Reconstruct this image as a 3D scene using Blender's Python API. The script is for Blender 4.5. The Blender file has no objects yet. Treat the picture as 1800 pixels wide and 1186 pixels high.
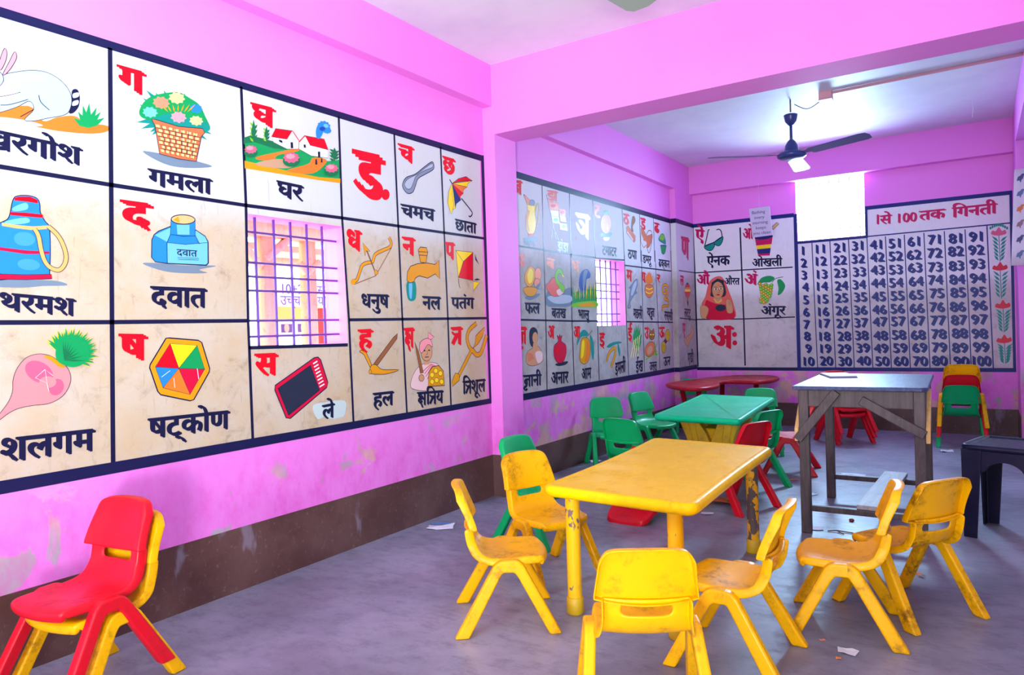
import bpy, bmesh, math, random
from mathutils import Vector, Matrix, geometry
S = bpy.context.scene
COL = S.collection

# ------------------------------------------------------------------ camera
F_PX, YAW, PIT, ROLL = 1250.46, 0.5814, -0.0121, -0.0308
CAM = Vector((2.7071, 0.0, 1.1))
FWD = Vector((-math.sin(YAW)*math.cos(PIT), math.cos(YAW)*math.cos(PIT), math.sin(PIT)))
_r = Vector((math.cos(YAW), math.sin(YAW), 0)); _u = _r.cross(FWD)
RGT = math.cos(ROLL)*_r + math.sin(ROLL)*_u
UPV = -math.sin(ROLL)*_r + math.cos(ROLL)*_u
cd = bpy.data.cameras.new('camera'); cam = bpy.data.objects.new('camera', cd); COL.objects.link(cam)
cd.sensor_width = 36.0; cd.lens = F_PX*36.0/1800.0; cd.clip_start = .02
cam.matrix_world = Matrix(((RGT.x, UPV.x, -FWD.x, CAM.x), (RGT.y, UPV.y, -FWD.y, CAM.y), (RGT.z, UPV.z, -FWD.z, CAM.z), (0, 0, 0, 1)))
S.camera = cam

# ------------------------------------------------------------------ sky, daylight, exposure
S.view_settings.view_transform = 'Standard'; S.view_settings.look = 'None'
S.view_settings.exposure = 0.68; S.view_settings.gamma = 1.0
W = bpy.data.worlds.new('world'); S.world = W; W.use_nodes = True
W.node_tree.nodes['Background'].inputs[0].default_value = (.86, .93, 1, 1)
W.node_tree.nodes['Background'].inputs[1].default_value = 4.2
def daylight(name, loc, aim, sx, sy, power, color, spread=180):
    l = bpy.data.lights.new(name, 'AREA'); l.shape = 'RECTANGLE'; l.size = sx; l.size_y = sy; l.energy = power; l.color = color; l.spread = math.radians(spread)
    o = bpy.data.objects.new(name, l); COL.objects.link(o); o.location = loc
    o.rotation_euler = (Vector(aim)-Vector(loc)).to_track_quat('-Z', 'Y').to_euler(); return o
daylight('daylight_window_front', (1.45, -3.22, 1.55), (1.4, 1.0, 3.8), 1.9, 1.3, 58, (.90, 1, .98))
daylight('sunlit_ground_at_door', (3.35, -1.30, .50), (1.9, 1.6, 2.82), .9, .9, 140, (.90, 1, .98), 100)
daylight('daylight_window_back', (1.47, 7.98, 2.31), (2.1, 4.2, 1.0), .7, .46, 82, (.40, .70, 1), 150)

# ------------------------------------------------------------------ helpers
def lin(c):
    f = lambda v: v/12.92 if v <= .04045 else ((v+.055)/1.055)**2.4
    return tuple(f(x/255) for x in c[:3]) + (1,)
def tag(o, label=None, cat=None, group=None, kind=None):
    if label: o['label'] = label
    if cat: o['category'] = cat
    if group: o['group'] = group
    if kind: o['kind'] = kind
    return o
def thing(name, label, cat, loc=(0, 0, 0), rz=0, group=None):
    o = bpy.data.objects.new(name, None); COL.objects.link(o); o.location = loc; o.rotation_euler = (0, 0, rz)
    o.empty_display_size = .1
    return tag(o, label, cat, group)
def obj(name, bm, mats, parent=None, smooth=False):
    me = bpy.data.meshes.new(name)
    if smooth:
        for f in bm.faces: f.smooth = True
    bm.to_mesh(me); bm.free()
    for m in (mats if isinstance(mats, (list, tuple)) else [mats]): me.materials.append(m)
    o = bpy.data.objects.new(name, me); COL.objects.link(o)
    if parent: o.parent = parent
    return o
def structure(name, bm, mats, parent=None):
    o = obj(name, bm, mats, parent); o['kind'] = 'structure'; return o
def add_box(bm, a, b, bev=0, mi=0):
    a = Vector(a); b = Vector(b)
    vs = [bm.verts.new((x, y, z)) for x in (a.x, b.x) for y in (a.y, b.y) for z in (a.z, b.z)]
    fs = [bm.faces.new([vs[i] for i in q]) for q in ((0, 1, 3, 2), (4, 6, 7, 5), (0, 4, 5, 1), (2, 3, 7, 6), (0, 2, 6, 4), (1, 5, 7, 3))]
    for f in fs: f.material_index = mi
    if bev:
        es = list({e for f in fs for e in f.edges})
        bmesh.ops.bevel(bm, geom=es, offset=bev, segments=2, affect='EDGES', profile=.6)
def add_prism(bm, pts, lo, hi, axis='z', bev=0, seg=2, mi=0, caps_only=False):
    """closed 2D outline extruded along an axis; axis x: pts are (y,z), y: (x,z), z: (x,y)"""
    def V(p, t):
        return {'x': (t, p[0], p[1]), 'y': (p[0], t, p[1]), 'z': (p[0], p[1], t)}[axis]
    A = [bm.verts.new(V(p, lo)) for p in pts]; B = [bm.verts.new(V(p, hi)) for p in pts]
    n = len(pts); fs = [bm.faces.new(A), bm.faces.new(B)]
    sd = [bm.faces.new((A[i], A[(i+1) % n], B[(i+1) % n], B[i])) for i in range(n)]
    bmesh.ops.recalc_face_normals(bm, faces=fs+sd)
    for f in fs+sd: f.material_index = mi
    if bev:
        es = [e for f in fs for e in f.edges] if caps_only else list({e for f in fs+sd for e in f.edges})
        bmesh.ops.bevel(bm, geom=list(set(es)), offset=bev, segments=seg, affect='EDGES', profile=.5)
def add_tube(bm, pts, r, n=12, mi=0, cap=True):
    pts = [Vector(p) for p in pts]; rs = r if isinstance(r, (list, tuple)) else [r]*len(pts)
    rings = []; ref = None
    for i, p in enumerate(pts):
        t = (pts[min(i+1, len(pts)-1)]-pts[max(i-1, 0)]).normalized()
        if ref is None: ref = t.orthogonal().normalized()
        ref = (ref-t*ref.dot(t)).normalized(); b = t.cross(ref)
        rings.append([bm.verts.new(p+rs[i]*(math.cos(a)*ref+math.sin(a)*b)) for a in [2*math.pi*k/n for k in range(n)]])
    for a, b in zip(rings, rings[1:]):
        for k in range(n):
            f = bm.faces.new((a[k], a[(k+1) % n], b[(k+1) % n], b[k])); f.smooth = True; f.material_index = mi
    if cap:
        for q in (rings[0], rings[-1]):
            f = bm.faces.new(q); f.material_index = mi
def add_lathe(bm, prof, c=(0, 0, 0), n=24, mi=0):
    rings = [[bm.verts.new((c[0]+r*math.cos(2*math.pi*k/n), c[1]+r*math.sin(2*math.pi*k/n), c[2]+z)) for k in range(n)] for r, z in prof]
    for a, b in zip(rings, rings[1:]):
        for k in range(n):
            f = bm.faces.new((a[k], a[(k+1) % n], b[(k+1) % n], b[k])); f.smooth = True; f.material_index = mi
    for q in (rings[0], rings[-1]):
        if prof[rings.index(q)][0] > 1e-4: bm.faces.new(q).material_index = mi
    bmesh.ops.recalc_face_normals(bm, faces=bm.faces)
def catmull(P, k=5, closed=True):
    n = len(P); out = []
    rng = range(n) if closed else range(n-1)
    for i in rng:
        g = (lambda j: P[j % n]) if closed else (lambda j: P[max(0, min(n-1, j))])
        p0, p1, p2, p3 = g(i-1), g(i), g(i+1), g(i+2)
        for s in range(k):
            t = s/k
            out.append(tuple(.5*((2*p1[d])+(-p0[d]+p2[d])*t+(2*p0[d]-5*p1[d]+4*p2[d]-p3[d])*t*t+(-p0[d]+3*p1[d]-3*p2[d]+p3[d])*t**3) for d in range(len(p1))))
    if not closed: out.append(tuple(P[-1]))
    return out
def ray(px, py): return FWD + RGT*((px-900)/F_PX) - UPV*((py-593)/F_PX)
def on_floor(px, py, z=0.0):
    d = ray(px, py); return CAM + d*((z-CAM.z)/d.z)

# ------------------------------------------------------------------ materials
MATS = {}
class NT:
    def __init__(s, name):
        s.m = bpy.data.materials.new(name); s.m.use_nodes = True; s.t = s.m.node_tree; s.n = s.t.nodes
        s.b = s.n['Principled BSDF']; s.tc = None
    def new(s, typ, **kw):
        x = s.n.new(typ)
        for k, v in kw.items():
            if hasattr(x, k): setattr(x, k, v)
            else: x.inputs[k.replace('_', ' ')].default_value = v
        return x
    def link(s, a, b): s.t.links.new(a, b)
    def coord(s, which='Object', random_offset=False):
        if s.tc is None:
            tc = s.new('ShaderNodeTexCoord'); s.tc = tc.outputs[which]
            if random_offset:
                oi = s.new('ShaderNodeObjectInfo'); mu = s.new('ShaderNodeMath', operation='MULTIPLY'); mu.inputs[1].default_value = 37.0
                s.link(oi.outputs['Random'], mu.inputs[0]); ad = s.new('ShaderNodeVectorMath', operation='ADD')
                s.link(s.tc, ad.inputs[0]); s.link(mu.outputs[0], ad.inputs[1]); s.tc = ad.outputs[0]
        return s.tc
    def noise(s, scale, detail=4, rough=.6, stretch=None, dist=0):
        n = s.new('ShaderNodeTexNoise'); n.inputs['Scale'].default_value = scale; n.inputs['Detail'].default_value = detail
        n.inputs['Roughness'].default_value = rough; n.inputs['Distortion'].default_value = dist
        c = s.coord()
        if stretch:
            mp = s.new('ShaderNodeMapping'); mp.inputs['Scale'].default_value = stretch; s.link(c, mp.inputs[0]); c = mp.outputs[0]
        s.link(c, n.inputs['Vector']); return n.outputs['Fac']
    def ramp(s, fac, lo, hi, a=0.0, b=1.0):
        r = s.new('ShaderNodeMapRange'); r.inputs[1].default_value = lo; r.inputs[2].default_value = hi
        r.inputs[3].default_value = a; r.inputs[4].default_value = b; r.interpolation_type = 'SMOOTHSTEP'; s.link(fac, r.inputs[0]); return r.outputs[0]
    def math(s, op, a, b):
        x = s.new('ShaderNodeMath', operation=op)
        for i, v in enumerate((a, b)):
            if isinstance(v, (int, float)): x.inputs[i].default_value = v
            else: s.link(v, x.inputs[i])
        return x.outputs[0]
    def mix(s, fac, a, b):
        x = s.new('ShaderNodeMix', data_type='RGBA')
        if isinstance(fac, (int, float)): x.inputs[0].default_value = fac
        else: s.link(fac, x.inputs[0])
        for i, v in ((6, a), (7, b)):
            if isinstance(v, tuple): x.inputs[i].default_value = v
            else: s.link(v, x.inputs[i])
        return x.outputs[2]
    def axis(s, k):
        x = s.new('ShaderNodeSeparateXYZ'); s.link(s.coord(), x.inputs[0]); return x.outputs[k]
    def done(s, col, rough=.5, bump=None, bstr=.2, bdist=.004, spec=None):
        if isinstance(col, tuple): s.b.inputs['Base Color'].default_value = col
        else: s.link(col, s.b.inputs['Base Color'])
        if isinstance(rough, (int, float)): s.b.inputs['Roughness'].default_value = rough
        else: s.link(rough, s.b.inputs['Roughness'])
        if spec is not None: s.b.inputs['Specular IOR Level'].default_value = spec
        if bump is not None:
            bp = s.new('ShaderNodeBump'); bp.inputs['Strength'].default_value = bstr; bp.inputs['Distance'].default_value = bdist
            s.link(bump, bp.inputs['Height']); s.link(bp.outputs[0], s.b.inputs['Normal'])
        return s.m
def plain(name, c, rough=.5, metal=0, spec=None):
    if name in MATS: return MATS[name]
    t = NT(name); m = t.done(lin(c), rough, spec=spec); t.b.inputs['Metallic'].default_value = metal; MATS[name] = m; return m

PINK = lin((236, 129, 222))
def pink_wall(name, peel_lo, peel_amt):
    t = NT(name); z = t.axis(2)
    big = t.noise(1.3, 5, .6); fine = t.noise(14, 6, .7)
    c = t.mix(t.ramp(big, .35, .7, 0, .35), PINK, lin((238, 142, 228)))
    # scuffs near the lower edge of the wall: old plaster and paler paint showing through
    low = t.ramp(z, peel_lo+.30, peel_lo-.05)
    m1 = t.math('MULTIPLY', t.ramp(t.noise(3.6, 6, .62, dist=.4), .62-peel_amt, .66-peel_amt), low)
    c = t.mix(m1, c, t.mix(t.ramp(t.noise(2.3, 3), .42, .58), lin((172, 168, 176)), lin((216, 176, 152))))
    m2 = t.math('MULTIPLY', t.ramp(t.noise(9, 7, .72, (1, 1, .6)), .36, .74), t.ramp(z, peel_lo+.35, peel_lo-.05))  # mottled scuffs that also paint in the deeper tone of the dimmer lower wall
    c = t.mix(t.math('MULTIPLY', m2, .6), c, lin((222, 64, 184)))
    return t.done(c, .55, fine, .12, .003, .3)
def chart_ground(name, dirt_z, dirt, white=(204, 207, 208), rough=.5):
    t = NT(name); z = t.axis(2)
    n = t.noise(2.2, 6, .65); f = t.noise(11, 6, .7, dist=.6)
    c = t.mix(t.ramp(f, .4, .75, 0, .25), lin(white), lin((206, 204, 204)))
    edge = t.math('ADD', z, t.math('MULTIPLY', t.math('SUBTRACT', n, .5), .35))
    m = t.math('MULTIPLY', t.ramp(edge, dirt_z+.10, dirt_z-.12), t.ramp(t.noise(4.5, 6, .7), .2, .75, .55, 1.0))
    c = t.mix(m, c, lin(dirt))
    d2 = tuple(int(v*.72) for v in dirt)
    c = t.mix(t.math('MULTIPLY', m, t.ramp(f, .5, .78, 0, .75)), c, lin(d2))
    sc = t.ramp(t.noise(30, 3, .5, (1, 1, .12), 2.0), .66, .72)
    c = t.mix(t.math('MULTIPLY', sc, .22), c, lin((120, 110, 105)))
    return t.done(c, rough, spec=.13)
def plastic(name, c, dirt, amt=.5, rough=.32, spec=.3):
    t = NT(name); t.coord('Object', True)
    n = t.noise(8, 7, .72); f = t.noise(50, 5, .75)
    m = t.math('MULTIPLY', t.ramp(n, .46, .70, 0, amt), t.ramp(f, .34, .60))
    c2 = t.mix(t.ramp(t.noise(3, 3), .3, .7, 0, .25), lin(c), lin(tuple(int(v*.86) for v in c)))
    col = t.mix(m, c2, lin(dirt))
    return t.done(col, t.ramp(n, .4, .7, rough, rough+.18), spec=spec)
def worn_paint(name, c, under, amt):
    t = NT(name); t.coord('Object', True)
    n = t.noise(26, 5, .6, (1, 1, .55)); z = t.noise(5, 2)
    m = t.ramp(t.math('ADD', n, t.math('MULTIPLY', z, .25)), .78-amt, .80-amt)
    sm = t.ramp(t.noise(12, 5, .7), .5, .8, 0, .4)
    return t.done(t.mix(m, t.mix(sm, lin(c), lin((150, 105, 20))), lin(under)), .38)
def wood(name, a, b, stretch=(14, 1.2, 14), rough=.55, wear=None, spec=.4):
    t = NT(name); g = t.noise(4, 6, .7, stretch, .6); k = t.noise(18, 5, .7)
    c = t.mix(t.ramp(g, .32, .7), lin(a), lin(b)); c = t.mix(t.ramp(k, .52, .75, 0, .5), c, lin(tuple(int(v*.55) for v in a)))
    if wear: c = t.mix(t.ramp(t.noise(9, 6, .75), .62, .7, 0, .7), c, lin(wear))
    return t.done(c, rough, g, .25, .002, spec)

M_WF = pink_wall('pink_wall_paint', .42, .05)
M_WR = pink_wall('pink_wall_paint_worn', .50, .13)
M_PALE_BOUNCE = (lambda t: t.done(t.mix(t.ramp(t.noise(1.5, 5), .35, .7), lin((224, 224, 226)), lin((212, 214, 220))), .6))(NT('pale_bounce_wall'))  # invented pale colour for the unseen walls, keeps their bounced light neutral
M_CEIL = (lambda t: t.done(t.mix(t.ramp(t.noise(1.5, 5), .35, .7), lin((226, 222, 230)), lin((214, 208, 222))), .6))(NT('ceiling_distemper'))
def _floor():
    t = NT('bare_concrete_floor'); n = t.noise(1.1, 7, .62, dist=.3); f = t.noise(9, 8, .75, (1, 1.7, 1)); g = t.noise(60, 4, .7)
    c = t.mix(t.ramp(n, .32, .68), lin((112, 112, 127)), lin((156, 156, 173)))
    c = t.mix(t.ramp(f, .46, .72, 0, .55), c, lin((92, 90, 102)))
    c = t.mix(t.ramp(t.noise(.7, 3), .5, .75, 0, .35), c, lin((128, 104, 122)))
    c = t.mix(t.ramp(g, .6, .75, 0, .35), c, lin((176, 172, 182)))
    return t.done(c, t.ramp(f, .3, .7, .28, .5), f, .25, .003)
M_FLOOR = _floor()
def _dado():
    t = NT('brown_dado_paint'); n = t.noise(2.5, 6, .65); f = t.noise(38, 5, .8)
    c = t.mix(t.ramp(n, .35, .7), lin((82, 50, 46)), lin((104, 74, 70)))
    c = t.mix(t.ramp(f, .56, .74, 0, .5), c, lin((158, 140, 138)))
    c = t.mix(t.math('MULTIPLY', t.ramp(t.noise(6, 4, .6, (1, 1, .35)), .62, .7), .5), c, lin((150, 140, 160)))
    return t.done(c, .45)
M_DADO = _dado()
M_GF = chart_ground('chart_ground_front', 1.03, (196, 172, 140))
M_GR = chart_ground('chart_ground_rear', 1.02, (160, 150, 144), (214, 212, 218), .55)
M_GB = chart_ground('chart_ground_back', .80, (192, 184, 184), (230, 226, 232))
DIRTY = (120, 74, 12)
P_Y = plastic('yellow_plastic', (250, 183, 0), DIRTY, .75, .32, .22)
P_YG = plastic('yellow_plastic_grimy', (246, 178, 2), (104, 58, 8), .95, .34, .22)
P_R = plastic('red_plastic', (222, 14, 36), (130, 30, 40), .35)
P_G = plastic('green_plastic', (4, 178, 100), (8, 110, 76), .3)
P_GT = plastic('green_table_plastic', (0, 204, 140), (60, 176, 150), .4, .36, .2)
P_YT = plastic('yellow_table_plastic', (252, 204, 0), (196, 140, 16), .45, .36, .14)
P_RT = plastic('dark_red_plastic', (178, 18, 36), (110, 20, 40), .4)
P_N = plastic('navy_plastic', (18, 20, 50), (40, 40, 70), .3)
P_TRUNK = plastic('mustard_plastic', (232, 178, 8), (150, 96, 10), .7)
M_LEG = worn_paint('yellow_leg_paint', (248, 188, 4), (120, 96, 92), .05)
M_LEGW = worn_paint('yellow_leg_paint_worn', (246, 178, 4), (96, 80, 78), .17)
M_SLEEVE = plain('mustard_rubber', (206, 166, 20), .5)
M_WOOD = wood('grey_stained_wood', (62, 50, 52), (88, 74, 76), (14, 14, 1.4), .5, (140, 120, 116))
M_WOODTOP = wood('stained_tabletop_blue_sheen', (58, 64, 98), (84, 92, 132), (14, 1.2, 14), .42, (140, 146, 172), .16)  # desk wood with the back window's blue reflection mixed into its colour
M_PLANK = wood('pale_grey_plank', (158, 152, 154), (186, 180, 182), (10, 1, 10))
M_RAW = wood('raw_pale_wood', (206, 164, 96), (222, 184, 118), (14, 14, 1.4))
M_BAR = plain('violet_bar_paint', (112, 84, 176), .4)
M_NAVY = plain('fan_navy_enamel', (44, 56, 120), .3)
M_PVC = plain('pinkish_pvc', (226, 168, 170), .5)
M_WIRE = plain('dark_wire', (50, 44, 60), .5)
M_STRING = plain('white_string', (220, 214, 222), .7)
M_PAPER = plain('white_paper', (226, 228, 232), .7)
# ------------------------------------------------------------------ the room shell
YP, YQ, YR, YD = 3.846, 4.098, 7.226, 7.774      # cross beam front / back, rear pilaster, back wall
ZC, ZB = 2.823, 2.3705
XW = 3.10; YF = -3.05; T = .15
WIN1 = (1.998, 1.054, 2.583, 1.648)              # y0 z0 y1 z1
WIN2 = (5.438, 1.102, 6.025, 1.683)
WIN3 = (1.150, 1.912, 1.788, 2.521)              # x0 z0 x1 z1
def wall_with_holes(axis, p0, p1, u0, u1, v0, v1, holes):
    """slab between planes p0 and p1 of an axis, pierced right through by rectangular holes (u0,v0,u1,v1)"""
    bm = bmesh.new()
    us = sorted({u0, u1, *[h[0] for h in holes], *[h[2] for h in holes]}); vs = sorted({v0, v1, *[h[1] for h in holes], *[h[3] for h in holes]})
    V = (lambda p, u, v: (p, u, v)) if axis == 'x' else (lambda p, u, v: (u, p, v))
    solid = lambda i, j: 0 <= i < len(us)-1 and 0 <= j < len(vs)-1 and not any(h[0] < (us[i]+us[i+1])/2 < h[2] and h[1] < (vs[j]+vs[j+1])/2 < h[3] for h in holes)
    Q = lambda *pts: bm.faces.new([bm.verts.new(p) for p in pts])
    for i in range(len(us)-1):
        for j in range(len(vs)-1):
            if not solid(i, j): continue
            a, b, c, d = us[i], us[i+1], vs[j], vs[j+1]
            for p in (p0, p1): Q(V(p, a, c), V(p, b, c), V(p, b, d), V(p, a, d))
            if not solid(i-1, j): Q(V(p0, a, c), V(p1, a, c), V(p1, a, d), V(p0, a, d))
            if not solid(i+1, j): Q(V(p0, b, c), V(p1, b, c), V(p1, b, d), V(p0, b, d))
            if not solid(i, j-1): Q(V(p0, a, c), V(p1, a, c), V(p1, b, c), V(p0, b, c))
            if not solid(i, j+1): Q(V(p0, a, d), V(p1, a, d), V(p1, b, d), V(p0, b, d))
    bmesh.ops.remove_doubles(bm, verts=bm.verts, dist=1e-5); bmesh.ops.recalc_face_normals(bm, faces=bm.faces)
    return bm
def boxes(name, mat, *bx):
    bm = bmesh.new()
    for a, b in bx: add_box(bm, a, b)
    return structure(name, bm, mat)
boxes('floor', M_FLOOR, ((-T, YF-T, -.1), (XW+T, YD+T, 0)))
boxes('ceiling', M_CEIL, ((-T, YF-T, ZC), (XW+T, YD+T, ZC+.12)))
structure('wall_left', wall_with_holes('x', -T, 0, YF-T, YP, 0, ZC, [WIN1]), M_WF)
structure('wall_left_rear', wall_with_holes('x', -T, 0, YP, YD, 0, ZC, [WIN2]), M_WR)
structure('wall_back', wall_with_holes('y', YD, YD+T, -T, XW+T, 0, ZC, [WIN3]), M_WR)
structure('wall_right', wall_with_holes('x', XW, XW+T, YF-T, YD, 0, ZC, [(-1.85, .0, -.9, 2.1)]), M_PALE_BOUNCE)
structure('wall_front', wall_with_holes('y', YF-T, YF, 0, XW, 0, ZC, [(.5, .95, 2.4, 2.25)]), M_PALE_BOUNCE)
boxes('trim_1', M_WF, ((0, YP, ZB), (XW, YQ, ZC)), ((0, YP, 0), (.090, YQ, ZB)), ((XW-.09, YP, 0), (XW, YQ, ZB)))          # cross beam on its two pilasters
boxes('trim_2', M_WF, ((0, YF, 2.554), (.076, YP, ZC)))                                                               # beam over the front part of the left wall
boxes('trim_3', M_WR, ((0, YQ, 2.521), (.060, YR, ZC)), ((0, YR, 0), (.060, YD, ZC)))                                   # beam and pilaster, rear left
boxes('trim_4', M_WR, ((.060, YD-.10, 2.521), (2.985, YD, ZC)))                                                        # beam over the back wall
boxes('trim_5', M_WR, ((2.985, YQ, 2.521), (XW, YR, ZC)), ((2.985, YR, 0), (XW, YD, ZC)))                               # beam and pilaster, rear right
e = .004
boxes('baseboard_left', M_DADO, ((0, YF, 0), (e, YP-e, .273)), ((0, YP-e, 0), (.090+e, YP, .273)), ((.09, YP, 0), (.09+e, YQ+e, .25)), ((0, YQ, 0), (.09, YQ+e, .25)),
      ((0, YQ+e, 0), (e, YR-e, .24)), ((0, YR-e, 0), (.06+e, YR, .24)), ((.06, YR, 0), (.06+e, YD-e, .24)))
boxes('baseboard_back', M_DADO, ((.06, YD-e, 0), (2.985, YD, .24)))
boxes('baseboard_right', M_DADO, ((2.985-e, YR, 0), (2.985, YD, .24)), ((XW-e, YQ, 0), (XW, YR, .24)))

# windows: iron bars set in the openings
def window(name, bars):
    r = bpy.data.objects.new(name, None); COL.objects.link(r); r['kind'] = 'structure'
    for a, b, rad in bars:
        bm = bmesh.new(); add_tube(bm, [a, b], rad, 8); structure('window_bar', bm, M_BAR, r)
gx = -.068
window('window_1', [((gx, y, WIN1[1]-.01), (gx, y, WIN1[3]+.01), .0066) for y in (2.098, 2.202, 2.300, 2.399, 2.497)] +
       [((gx+.008, WIN1[0]-.01, z), (gx+.008, WIN1[2]+.01, z), .0056) for z in (1.578, 1.439, 1.375, 1.311, 1.174, 1.101)])
window('window_2', [((gx, y, WIN2[1]-.01), (gx, y, WIN2[3]+.01), .0066) for y in (5.55, 5.667, 5.776, 5.878, 5.983)] +
       [((gx+.008, WIN2[0]-.01, z), (gx+.008, WIN2[2]+.01, z), .0056) for z in (1.613, 1.474, 1.409, 1.343, 1.207, 1.137)])
gy = YD+.075
window('window_3', [((x, gy, WIN3[1]-.01), (x, gy, WIN3[3]+.01), .005) for x in (1.19, 1.275, 1.365, 1.455, 1.55, 1.645, 1.735)] +
       [((WIN3[0]-.01, gy-.006, z), (WIN3[2]+.01, gy-.006, z), .004) for z in (2.48, 2.40, 2.27, 2.21, 2.14, 2.01, 1.945)])
# peeling plaster on the wall below the rear charts lies in the wall materials

# ------------------------------------------------------------------ outside the left windows
M_TIMBER = wood('sunlit_timber', (236, 186, 136), (244, 206, 160), (10, 10, 1)); M_TIMBER2 = wood('weathered_roof_board', (224, 184, 152), (236, 200, 172), (1, 10, 10))
boxes('ground_outside', plain('pale_dust', (224, 212, 200), .9), ((-9, -4, -.35), (-T, 12, -.25)))
yard = bpy.data.objects['ground_outside']; del yard['kind']; yard['kind'] = 'structure'
pr = thing('timber_porch', 'orange timber porch with braced posts seen through the barred window nearest the camera', 'porch', (-1.5, 3.2, -.25))
def porch(name, a, b, w, mat=None):
    bm = bmesh.new(); a = Vector(a)-pr.location; b = Vector(b)-pr.location
    t = (b-a).normalized(); s = t.orthogonal().normalized()*w
    add_tube(bm, [a, b], w*.72, 4); obj(name, bm, mat or M_TIMBER, pr)
def on_x(px, py, x):
    d = ray(px, py); return CAM + d*((x-CAM.x)/d.x)
for px, w in ((468, .10), (542, .085)):
    p = on_x(px, 500, -1.5); porch('post', (p.x, p.y, -.25), (p.x, p.y, 2.0), w)
p1 = on_x(440, 400, -1.5); p2 = on_x(600, 440, -1.5)
porch('beam', (-1.5, 2.0, 1.86), (-1.5, 5.0, 1.86), .12); porch('rail', (-1.9, 2.2, 1.66), (-1.9, 4.6, 1.70), .06)
a = on_x(466, 455, -1.46); b = on_x(505, 422, -1.46); porch('brace', a, b, .05, M_TIMBER2)
a = on_x(420, 420, -1.46); b = on_x(458, 470, -1.46); porch('brace', a, b, .04)
a = on_x(540, 480, -1.46); b = on_x(560, 460, -1.46); porch('brace', a, b, .04); a = on_x(538, 480, -1.46); b = on_x(525, 462, -1.46); porch('brace', a, b, .04)
bm = bmesh.new(); add_box(bm, (-.5, -1.6, 2.22), (.55, 2.2, 2.27)); add_box(bm, (-1.6, -1.6, 2.02), (-.4, 2.2, 2.07)); obj('roof_board', bm, M_TIMBER2, pr)
dr = on_x(562, 596, -2.2)
bm = bmesh.new(); add_lathe(bm, [(.0, 0), (.15, 0), (.155, .02), (.15, .3), (.158, .31), (.15, .33), (.15, .6), (.158, .62), (.14, .63), (0, .63)]); o = obj('drum', bm, plain('red_drum_paint', (226, 70, 50), .5))
o.location = (dr.x, dr.y, dr.z-.36); tag(o, 'red drum standing outside below the banner, seen through the nearest window', 'drum')
bm = bmesh.new(); add_box(bm, (dr.x-.3, dr.y-.3, -.25), (dr.x+.3, dr.y+.3, dr.z-.36)); tag(obj('plinth', bm, plain('pale_dust', (224, 212, 200))), 'pale block under the red drum outside the nearest window', 'block')
# ------------------------------------------------------------------ painted lettering
_tc = {}
def glyphs(s):
    """flat outline mesh of a string: verts, faces, width (em units, headline at .622)"""
    if s in _tc: return _tc[s]
    c = bpy.data.curves.new('t', 'FONT'); c.body = s; c.size = 1; c.resolution_u = 3
    o = bpy.data.objects.new('t', c); COL.objects.link(o)
    me = o.evaluated_get(bpy.context.evaluated_depsgraph_get()).to_mesh()
    r = ([(v.co.x, v.co.y) for v in me.vertices], [tuple(p.vertices) for p in me.polygons], max((v.co.x for v in me.vertices), default=.3))
    o.evaluated_get(bpy.context.evaluated_depsgraph_get()).to_mesh_clear()
    bpy.data.objects.remove(o); bpy.data.curves.remove(c); _tc[s] = r; return r
def strokes(lines, w, width):
    V, Fc = [], []
    for L in lines:
        L = catmull(L, 4, False) if len(L) > 2 else L
        for i in range(len(L)-1):
            (x0, y0), (x1, y1) = L[i], L[i+1]; l = math.hypot(x1-x0, y1-y0) or 1; nx, ny = -(y1-y0)/l*w/2, (x1-x0)/l*w/2
            ex, ey = (x1-x0)/l*w*.25, (y1-y0)/l*w*.25; b = len(V)
            V += [(x0+nx-ex, y0+ny-ey), (x0-nx-ex, y0-ny-ey), (x1-nx+ex, y1-ny+ey), (x1+nx+ex, y1+ny+ey)]; Fc.append((b, b+1, b+2, b+3))
    return V, Fc, width
LIG = {
 'TR': strokes([[(0, .585), (.56, .585)], [(.44, .6), (.44, 0)], [(.06, .44), (.16, .36), (.42, .36)], [(.34, .36), (.2, .24), (.05, .04)]], .075, .56),
 'KSH': strokes([[(0, .585), (.70, .585)], [(.56, .6), (.56, 0)], [(.30, .58), (.16, .52), (.12, .43), (.24, .38), (.36, .44), (.30, .34), (.14, .30), (.10, .20), (.20, .12), (.32, .2), (.2, .26)], [(.24, .12), (.32, .02), (.38, -.10)], [(.3, .34), (.42, .3), (.55, .32)]], .07, .70),
 'GY': strokes([[(0, .585), (.72, .585)], [(.58, .6), (.58, 0)], [(.58, .38), (.38, .40), (.2, .36), (.12, .26), (.2, .17), (.32, .2)], [(.3, .38), (.34, .2), (.26, .04), (.10, -.02), (.06, -.12), (.2, -.18), (.34, -.12)]], .07, .72),
}
def word_shape(s):
    """s: list of plain strings and ligature keys"""
    V, Fc, x = [], [], 0
    for seg in (s if isinstance(s, list) else [s]):
        v, f, w = LIG[seg] if seg in LIG else glyphs(seg)
        b = len(V); V += [(a+x, c, (i//4)*.012 if seg in LIG else 0) for i, (a, c) in enumerate(v)]; Fc += [tuple(i+b for i in q) for q in f]; x += (.25 if seg == 'ि' else w-.01)
    return V, Fc, x
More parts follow.
